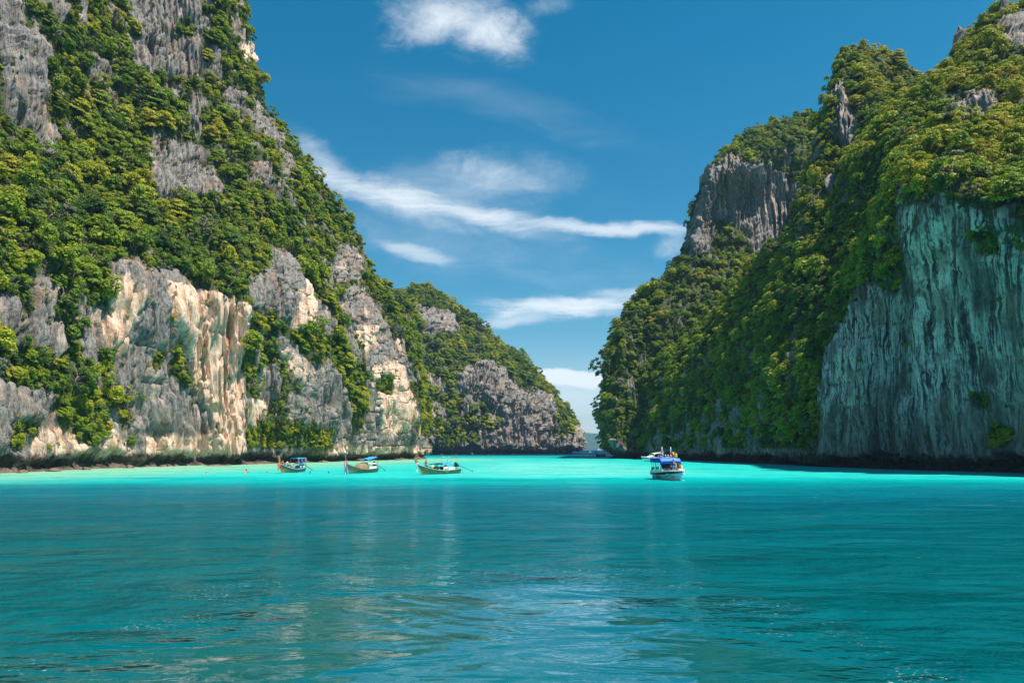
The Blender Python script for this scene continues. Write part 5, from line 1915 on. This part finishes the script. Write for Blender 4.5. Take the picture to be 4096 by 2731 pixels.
# ================================================================== speedboats
def motor_hull(root, L, B, sheer0, sheer1, top_m, low_m, band_m):
    ns = 20

    def half(s):                        # half beam, gunwale
        return B / 2 * (0.94 + 0.06 * sin(s * 3)) * (1 - max(0, (s - 0.45) / 0.55) ** 2.6)

    def ring(s):
        b = max(0.02, half(s))
        sh = sheer0 + (sheer1 - sheer0) * s ** 1.6
        ch = 0.48 + 0.40 * s ** 2
        ru = ch + 0.22
        kl = -0.35 + 0.95 * max(0, (s - 0.70) / 0.30) ** 2
        x = -L / 2 + L * s
        f = 0.55 * max(0, s - 0.3)
        return x, b, sh, ch, ru, kl, f

    def shell(lo, hi, nt, out=0.0, sfrom=0.0):
        V, Fc = [], []
        for side in (1, -1):
            k = len(V)
            for i in range(ns + 1):
                s = sfrom + (1 - sfrom) * i / ns
                x, b, sh, ch, ru, kl, f = ring(s)
                zz = dict(kl=kl, ch=ch, ru=ru, sh=sh)
                yy = dict(kl=0.01, ch=b * (0.90 - 0.20 * s), ru=b * (0.97 - 0.05 * s), sh=b)
                xo = dict(kl=-0.7 * max(0, s - 0.6), ch=-0.25 * max(0, s - .6), ru=0.0, sh=0.12 * max(0, s - .6))
                for j in range(nt + 1):
                    t = j / nt
                    V.append((x + xo[lo] * (1 - t) + xo[hi] * t, side * (yy[lo] * (1 - t) + yy[hi] * t + out), zz[lo] * (1 - t) + zz[hi] * t))
            for i in range(ns):
                for j in range(nt):
                    a = k + i * (nt + 1) + j
                    q = (a, a + nt + 1, a + nt + 2, a + 1)
                    Fc.append(q if side < 0 else q[::-1])
        return V, Fc
    hull = part('hull', shell('kl', 'ch', 4), low_m, root)
    part('hull_band', shell('ch', 'ru', 2), band_m, root)
    top = part('topsides', shell('ru', 'sh', 2), top_m, root)
    for side in (1, -1):
        bar('rub_rail', [(ring(i / ns)[0], side * (ring(i / ns)[1] * (0.97 - 0.05 * i / ns) + 0.015), ring(i / ns)[4]) for i in range(ns + 1)], 0.035, M_RUST, top, 6)
        bar('gunwale', [(ring(i / ns)[0] + 0.12 * max(0, i / ns - .6), side * (ring(i / ns)[1] - 0.06), ring(i / ns)[2] + 0.01) for i in range(ns + 1)], 0.075, top_m, top, 8)
    # deck inside and transom
    V, Fc = [], []
    for i in range(ns + 1):
        x, b, sh, ch, ru, kl, f = ring(i / ns)
        V += [(x, b * 0.93, sh - 0.30), (x, -b * 0.93, sh - 0.30)]
    Fc = [(2 * i, 2 * i + 1, 2 * i + 3, 2 * i + 2) for i in range(ns)]
    part('deck', (V, Fc), M_OFFW, root, False)
    x, b, sh, ch, ru, kl, f = ring(0)
    part('transom', ([(x, 0, kl), (x, b * .9, ch), (x, b * .97, ru), (x, b, sh), (x, -b, sh), (x, -b * .97, ru), (x, -b * .9, ch)], [(0, 1, 2, 3, 4, 5, 6)]), low_m, root, False)
    return ring, hull, top


def outboards(root, L, n=2):
    for k in range(n):
        y = (k - (n - 1) / 2) * 0.6
        x = -L / 2 - 0.3
        e = part('outboard_motor', join([box_vf((x - 0.35, y - 0.2, 0.75), (x + 0.2, y + 0.2, 1.35), 0.07), box_vf((x - 0.15, y - 0.09, -0.3), (x + 0.1, y + 0.09, 0.75))]), M_BLACK, root, False)
        part('cowl_band', box_vf((x - 0.36, y - 0.205, 0.78), (x + 0.21, y + 0.205, 0.86)), M_WHITE, e, False)


hd = (sin(radians(10)), -cos(radians(10)))
stem = water_at(2732, 81.2)
LS = 9.0
fs = Frame((stem[0], stem[1]), (stem[0] - hd[0] * 7.2, stem[1] - hd[1] * 7.2))
fs.k = (0.8, 0.93)
sp = empty('speedboat', fs.c, fs.rz)
sp.scale = (0.8, 0.93, 1.0)
tag(sp, 'white speedboat with a bright blue canopy, two flags and passengers on its bow', 'speedboat', 'speedboats')
M_HULLW = simple('white_gelcoat', (0.88, 0.90, 0.89), 0.25, var=0.05)
ring, shull, stop_ = motor_hull(sp, LS, 2.5, 0.90, 1.06, M_WHITE, M_HULLW, M_NAVY)
outboards(sp, LS, 3)


def blue_top(u, v):
    x = -3.7 + 4.3 * u
    a = (v - 0.5) * 2
    y = 1.32 * max(-1, min(1, a * 1.25))
    z = 2.46 - 0.10 * a * a - (0.42 * max(0, abs(a) - 0.8) / 0.2)
    if u > 0.86:
        z -= 0.36 * ((u - 0.86) / 0.14) ** 1.2
        x = -0.06 + 0.5 * (u - 0.86) / 0.14
    return x, y, z


cn = part('canopy', sheet(blue_top, 26, 20, 0.03), M_BLUE, sp)
part('front_valance', sheet(lambda u, v: (0.46 + 0.05 * sin(pi * u), -1.3 + 2.6 * u, 2.05 - 0.28 * v), 16, 3, 0.02), M_BLUE, cn)
for x in (-3.5, -1.8, 0.2):
    for sg in (1, -1):
        bar('post', [(x, 1.2 * sg, 1.0), (x, 1.22 * sg, 2.1)], 0.03, M_STEEL, cn)
# wheelhouse window frames down each side, raked windscreen in front
for sg in (1, -1):
    w = bar('window_frame', [(0.3, 1.16 * sg, 1.05), (-0.35, 1.16 * sg, 1.98), (-2.9, 1.16 * sg, 1.98), (-3.1, 1.16 * sg, 1.0), (0.3, 1.16 * sg, 1.05)], 0.045, M_WHITE, sp)
    bar('mullion', [(-1.2, 1.16 * sg, 1.02), (-1.2, 1.16 * sg, 1.98)], 0.035, M_WHITE, w)
    bar('mullion', [(-2.2, 1.16 * sg, 1.02), (-2.2, 1.16 * sg, 1.98)], 0.035, M_WHITE, w)
    bar('mullion', [(0.05, 1.16 * sg, 1.5), (-3.0, 1.16 * sg, 1.5)], 0.03, M_WHITE, w)
    part('side_coaming', box_vf((-3.1, min(1.10 * sg, 1.2 * sg), 0.88), (0.6, max(1.10 * sg, 1.2 * sg), 1.16)), M_HULLW, sp, False)
part('windscreen', sheet(lambda u, v: (0.35 - 0.55 * v, (u - 0.5) * 2.2, 1.06 + 0.8 * v), 6, 3, 0.02), M_GLASS, sp)
part('console', box_vf((-0.9, -0.5, 0.7), (-0.3, 0.6, 1.5), 0.06), M_WHITE, sp, False)
part('bow_locker', box_vf((2.0, 0.25, 0.66), (2.65, 0.95, 1.28), 0.05), M_WHITE, sp, False)
part('bow_seat', box_vf((0.6, -0.95, 0.66), (1.7, -0.65, 0.98), 0.03), M_OFFW, sp, False)
part('bow_seat', box_vf((0.6, 0.62, 0.66), (1.8, 0.90, 1.0), 0.03), M_OFFW, sp, False)
bar('bow_rail', [(0.9, -1.15, 0.95), (0.95, -1.15, 1.22), (2.2, -0.93, 1.26), (2.9, -0.70, 1.05)], 0.022, M_STEEL, sp)
bar('bow_rail', [(2.6, 0.8, 0.98), (3.0, 0.68, 1.25), (3.9, 0.30, 1.28), (4.0, 0.25, 1.02)], 0.022, M_STEEL, sp)
rack = bar('roof_rack', [(-3.0, -0.9, 2.52), (-0.4, -0.9, 2.54), (-0.4, 0.95, 2.54), (-3.0, 0.95, 2.52), (-3.0, -0.9, 2.52)], 0.025, M_STEEL, sp)
for y in (-0.62, 0.52):
    bar('mast', [(-1.0, y, 2.42), (-1.0, y, 3.68)], 0.045, M_WHITE, sp)
for y, r_, m in ((-0.33, 0.09, M_WHITE), (0.02, 0.09, M_WHITE)):
    d = bar('lamp_stalk', [(-0.6, y, 2.42), (-0.6, y, 2.66)], 0.03, M_STEEL, sp)
    part('lamp', ellipsoid((-0.6, y, 2.72), (r_, r_, 0.09), 10, 8), m, d)
part('siren', join([tube([(-0.6, 0.36, 2.45), (-0.6, 0.36, 2.72)], [0.13, 0.13], 12), ellipsoid((-0.6, 0.36, 2.72), (.13, .13, .06), 12, 4, True)]), M_ORANGE, sp)


def flag(parent, x, y, z, w, h, stripes, sway, pole_h):
    f = bar('flagpole', [(x, y, z - pole_h), (x, y, z + 0.05)], 0.018, M_WHITE, parent)
    n = len(stripes)
    tot = sum(k for _, k in stripes)
    acc = 0
    for m, k in stripes:
        a, b = acc / tot, (acc + k) / tot
        acc += k

        def fn(u, v, a=a, b=b):
            q = a + (b - a) * v
            return (x + sway[0] * u * w + 0.06 * sin(u * 7 + q * 2), y + sway[1] * u * w, z - q * h - sway[2] * u * w + 0.05 * sin(u * 5))
        part('flag_stripe', sheet(fn, 8, 2, 0.008), m, f)
    return f


flag(sp, -0.9, -0.92, 3.12, 0.42, 0.62, [(M_RED, 1), (M_FLAGW, 1), (M_FLAGB, 2), (M_FLAGW, 1), (M_RED, 1)], (0.1, 0.9, 0.25), 0.75)
fy = flag(sp, -0.7, 0.66, 3.10, 0.56, 0.48, [(M_YELLOW, 1)], (0.1, 1.0, 0.22), 0.65)
part('flag_emblem', ellipsoid((-0.66, 0.93, 2.80), (0.012, 0.10, 0.10), 10, 6), M_ORANGE, fy)
# hull lettering: blurred dark registration marks along the near side
mk = []


def on_hull(s, t, side=-1):
    x, b, sh, ch, ru, kl, f = ring(s)
    ych, ykl = b * (0.90 - 0.20 * s), 0.01
    xo = -0.7 * max(0, s - 0.6) * (1 - t) - 0.25 * max(0, s - .6) * t
    return (x + xo, side * (ykl * (1 - t) + ych * t + 0.012), kl * (1 - t) + ch * t)


for s0, s1, t0, t1, gl_ in ((0.10, 0.36, 0.62, 0.92, [[(0, .9), (.1, .9)], [(.1, .1), (.2, .1)], [(.3, 1), (.35, .1), (.45, .1), (.45, .8)], [(.5, .8), (.6, .8)], [(.55, .1), (.62, .6), (.72, .1), (.62, .05)], [(.75, .1), (.85, .5), (.95, .1)], [(.55, .85), (.95, .85)]]),
                            (0.56, 0.68, 0.74, 0.92, [[(0, 1), (.1, .3)], [(.2, .3), (.9, .3)], [(.3, .5), (.8, .5)]]),
                            (0.70, 0.82, 0.60, 0.90, [[(0, 1), (.5, .9)], [(.3, .2), (1, .15)], [(.4, .35), (.9, .3)]])):
    for g_ in gl_:
        for a, b in zip(g_[:-1], g_[1:]):
            mk.append((on_hull(s0 + (s1 - s0) * a[0], t0 + (t1 - t0) * a[1]), on_hull(s0 + (s1 - s0) * b[0], t0 + (t1 - t0) * b[1]), 0.03))
strokes(shull, 'lettering', mk, simple('faded_teal_lettering', (0.02, 0.16, 0.18), 0.6, var=0.2))
for s in (0.90, 0.95):
    p = on_hull(s, 0.72, 1)
    part('draught_mark', ellipsoid((p[0], p[1], p[2]), (0.12, 0.02, 0.05), 8, 5), M_NAVY, shull)

person(fs.world((1.85, -0.10, 0.68)), fs.rz + 0.35, 'stand', 'person in a blue shirt, bright blue shorts and white cap standing on the speedboat bow', M_SKIN2, M_HAIR, M_TEE, M_SHORT, None, M_FLAGW, reach=((.22, -.27, 1.22), (.46, -.22, 1.12)))
person(fs.world((1.2, 0.02, 0.68)), fs.rz - 0.4, 'stand', 'person in dark shorts standing half hidden behind the blue shirt', M_SKIN2, M_HAIR, M_GREYC, M_GREYC, s=0.97)
person(fs.world((1.65, 0.80, 1.02)), fs.rz - 1.6, 'sit', 'person in a yellow life vest sitting on the speedboat side', M_SKIN, M_HAIR, None, M_GREYC, M_YELLOW)
person(fs.world((1.15, 0.76, 1.02)), fs.rz - 1.3, 'sit', 'person in a black top sitting beside the yellow life vest', M_SKIN, M_HAIR, M_GREYC, M_GREYC)
person(fs.world((1.0, 0.45, 1.0)), fs.rz + 0.2, 'sit', 'bare armed person sitting under the front of the blue canopy', M_SKIN, M_HAIR, M_KHAKI, M_GREYC)
person(fs.world((0.9, -0.2, 0.85)), fs.rz + 0.0, 'sit', 'person in dark clothes sitting in the shade behind the blue shorts', M_SKIN, M_HAIR, M_GREYC, M_GREYC)
# bow wave
V, Fc = [], []
for sg in (1, -1):
    k = len(V)
    for i in range(12):
        u = i / 11
        x, y = LS / 2 - 0.55 - 0.9 * u, sg * (0.05 + 0.27 * u)
        hgt = 0.13 * (1 - u) ** 1.5 + 0.02
        V += [(x + 0.1, y, -0.05), (x, y + sg * 0.08, hgt), (x - 0.05, y + sg * (0.22 + 0.25 * u), 0.02)]
    for i in range(11):
        for j in range(2):
            a = k + i * 3 + j
            Fc.append((a, a + 3, a + 4, a + 1))
bw = mesh_obj('foam', V, Fc, M_FOAM)
bw.location = fs.c
bw.scale = (0.8, 0.93, 1)
bw.rotation_euler = (0, 0, fs.rz)
tag(bw, 'white splash at the stem of the blue topped speedboat', None, None, 'stuff')

# ---- second speedboat moored under the dark wall
ft = Frame(water_at(2566, 212), water_at(2652, 217))
st = empty('speedboat', ft.c, ft.rz)
tag(st, 'white speedboat with arched white roof moored under the dark forested cliff', 'speedboat', 'speedboats')
ring2, h2, t2 = motor_hull(st, ft.L, 2.4, 0.95, 1.35, M_WHITE, M_HULLW, M_GREYC)
outboards(st, ft.L, 2)
l2 = ft.L
roof = part('roof', sheet(lambda u, v: (-l2 / 2 + 0.9 + 3.6 * u, (v - .5) * 2.1, 2.55 - 0.55 * max(0, u - 0.35) ** 1.3 - 0.12 * (2 * v - 1) ** 2), 16, 8, 0.07), M_WHITE, st)
for x in (-l2 / 2 + 1.0, -l2 / 2 + 2.6):
    for sg in (1, -1):
        bar('post', [(x, 1.0 * sg, 1.0), (x, 1.0 * sg, 2.38)], 0.04, M_STEEL, roof)
for sg in (1, -1):
    bar('post', [(-l2 / 2 + 4.9, 0.95 * sg, 1.2), (-l2 / 2 + 4.35, 1.0 * sg, 2.1)], 0.05, M_WHITE, roof)
part('cabin_top', sheet(lambda u, v: (-l2 / 2 + 4.4 + 2.4 * u, (v - .5) * (1.9 - 0.9 * u), 1.75 - 0.5 * u * u - 0.2 * (2 * v - 1) ** 2), 12, 8, 0.06), M_WHITE, st)
part('window', sheet(lambda u, v: (-l2 / 2 + 4.5 + 1.8 * u, 1.02 - 0.35 * u, 1.12 + (0.42 - 0.25 * u) * v), 6, 2, 0.03), M_GLASS, st)
part('window', sheet(lambda u, v: (-l2 / 2 + 4.5 + 1.8 * u, -1.02 + 0.35 * u, 1.12 + (0.42 - 0.25 * u) * v), 6, 2, 0.03), M_GLASS, st)
bar('boarding_ladder', [(-l2 / 2 + 4.6, 1.12, 1.2), (-l2 / 2 + 5.1, 1.5, 0.1)], 0.05, M_WHITE, st)
bar('flagpole', [(-l2 / 2 + 0.3, 0.6, 1.0), (-l2 / 2 + 0.3, 0.6, 3.0)], 0.05, M_PALEG, st)
part('lamp', ellipsoid((-l2 / 2 + 1.3, 0.3, 2.66), (0.14, 0.14, 0.16), 8, 6), M_WHITE, st)
person(ft.world((-l2 / 2 + 2.4, 0.6, 0.85)), ft.rz + 1.6, 'sit', 'person in an orange life vest sitting in the moored white speedboat', M_SKIN, M_HAIR, None, M_GREYC, M_ORANGE, s=1.1)
person(ft.world((-l2 / 2 + 1.2, 0.5, 0.68)), ft.rz + 1.5, 'stand', 'person in a red top standing at the stern of the moored white speedboat', M_SKIN, M_HAIR, M_RED, M_GREYC)

# ---- two white excursion boats far out before the island
for px, Y, L_, lab in ((2395, 2300, 20.0, 'white excursion boat far off in front of the hazy island, longer of two'), (2329, 2900, 14.0, 'tiny white excursion boat far off below the island, shorter of two')):
    c = water_at(px, Y)
    r = empty('excursion_boat', tuple(map(float, c)), pi)
    tag(r, lab, 'boat', 'excursion boats far out')
    motor_hull(r, L_, 4.5, 1.6, 2.6, M_WHITE, M_WHITE, M_WHITE)
    part('saloon', box_vf((-L_ * 0.35, -1.8, 1.5), (L_ * 0.2, 1.8, 3.6), 0.3), M_WHITE, r, False)
    part('wheelhouse', box_vf((-L_ * 0.05, -1.3, 3.6), (L_ * 0.15, 1.3, 5.4), 0.3), M_WHITE, r, False)

# ================================================================== swimmers
SWIM = [
    (828, 105.5, 'fair haired swimmer alone in the shallows farthest from the boats', M_SKIN2, M_FAIR, None, 2.4),
    (984, 110.0, 'swimmer in an orange life vest standing chest deep in the shallows', M_SKIN, M_HAIR, M_ORANGE, 1.2),
    (1067, 107.5, 'brown haired swimmer between the orange vest and the garlanded boat', M_SKIN2, M_FAIR, None, 0.6),
    (1186, 105.6, 'dark haired swimmer just off the bow of the garlanded brown boat', M_SKIN, M_HAIR, None, 2.0),
    (1240, 107.2, 'swimmer with wet black hair and pale face facing the cliff shallows', M_SKIN2, M_HAIR, None, -0.8),
    (1313, 106.8, 'swimmer lying flat, nearest the streamers of the dark green boat', M_SKIN2, M_HAIR, None, 0.1),
]
for px, Y, lab, sk, hr, vs, fc_ in SWIM:
    w = water_at(px, Y)
    person((w[0], w[1], 0.28 if vs else 0.06), fc_, 'swim', lab, sk, hr, None, M_GREYC, vs, s=1.1)['group'] = 'swimmers in the shallows'


# ================================================================== rock knobs on the high skyline
def knob(px, py, Y, w, h, seed, label):
    base = at(px, py, Y)
    V, Fc = ellipsoid((0, 0, 0), (1, 1, 1), 28, 24)
    V = np.array(V)
    x, y, z = V.T
    sc = np.array((w, w, h))
    n = fbm(x * 1.3 + seed, y * 1.3, z * 0.8, 3, seed) * 0.55
    rr = (1 + n)[:, None]
    V = V * rr * sc
    V[:, 0] *= np.clip(1.1 - 0.15 * z, 0.5, 1.3)
    me = np_mesh('limestone_cliff', V + base, np.array(Fc), ROCK)
    for an, val in (('cream', 0.0), ('veg', 0.25), ('algae', 0.0), ('ledge', 0.0)):
        a = me.attributes.new(an, 'FLOAT', 'POINT')
        a.data.foreach_set('value', np.full(len(V), val, np.float32))
    for an, arr in (('along', V[:, 0]), ('fall', V[:, 2])):
        a = me.attributes.new(an, 'FLOAT', 'POINT')
        a.data.foreach_set('value', np.ascontiguousarray(arr, np.float32))
    o = bpy.data.objects.new('limestone_cliff', me)
    COL.objects.link(o)
    tag(o, kind='structure')


knob(3843, 165, 203, 1.7, 4.0, 3, '')
knob(4020, 55, 204, 1.6, 5.0, 7, '')
knob(4052, 60, 204, 2.2, 2.6, 9, '')

# ================================================================== boulders at the foot of the sunlit wall
def boulder(px, Y, w, h, seed, label):
    base = water_at(px, Y)
    V, Fc = ellipsoid((0, 0, 0), (1, 1, 1), 18, 12)
    V = np.array(V)
    x, y, z = V.T
    V = V * (1 + 0.7 * fbm(x * 1.1 + seed, y * 1.1, z * 1.1, 3, seed))[:, None] * np.array((w * 0.8, w * 0.6, h * 0.6))
    me = np_mesh('boulder', V, np.array(Fc), SHORE, False)
    o = bpy.data.objects.new('boulder', me)
    COL.objects.link(o)
    o.location = tuple(base)
    tag(o, label, 'boulder', 'boulders at the foot of the cliff')


SHORE = simple('tidal_rock', (0.16, 0.115, 0.085), 0.9, var=0.5, scale=2.5, bump=0.6)
for q, (px, Y, w, h, lab) in enumerate((
        (90, 109, 1.0, 0.7, 'brown boulder by the low grey tidal wall, first from the frame edge'), (215, 116, 1.3, 0.9, 'rounded brown boulder below the hanging bush of the tidal wall'),
        (345, 125, 0.9, 0.6, 'small brown boulder between two notches of the tidal wall'), (520, 137, 1.2, 0.8, 'brown boulder under the left edge of the cream rock face'),
        (655, 147, 1.0, 0.6, 'small brown boulder under the middle of the cream rock face'), (872, 155, 2.4, 0.45, 'long flat brown rock awash below the cream rock face'),
        (905, 158, 1.2, 0.4, 'low rock awash just beside the long flat rock'), (1290, 199, 1.4, 0.8, 'brown boulder by the waterline bushes behind the green longtail boat'),
        (1440, 218, 1.6, 0.9, 'brown boulder in the dark notch behind the blue sunshade'), (1590, 240, 1.4, 0.8, 'brown boulder below the cliff corner behind the olive boat'))):
    boulder(px, Y, w, h, q + 2, lab)

# ================================================================== haze over the strait
hz = mesh_obj('haze', *box_vf((-3500, -120, -6), (4800, 6100, 330)), None, smooth=False)
hm, hg = mat('sea_haze')
vo = hg.n('ShaderNodeVolumePrincipled')
vo.inputs['Color'].default_value = (0.36, 0.68, 1.0, 1)
vo.inputs['Density'].default_value = HAZE_D
vo.inputs['Anisotropy'].default_value = 0.0
oo = hg.n('ShaderNodeOutputMaterial')
hg.t.links.new(vo.outputs[0], oo.inputs['Volume'])
hz.data.materials.append(hm)
tag(hz, kind='stuff')
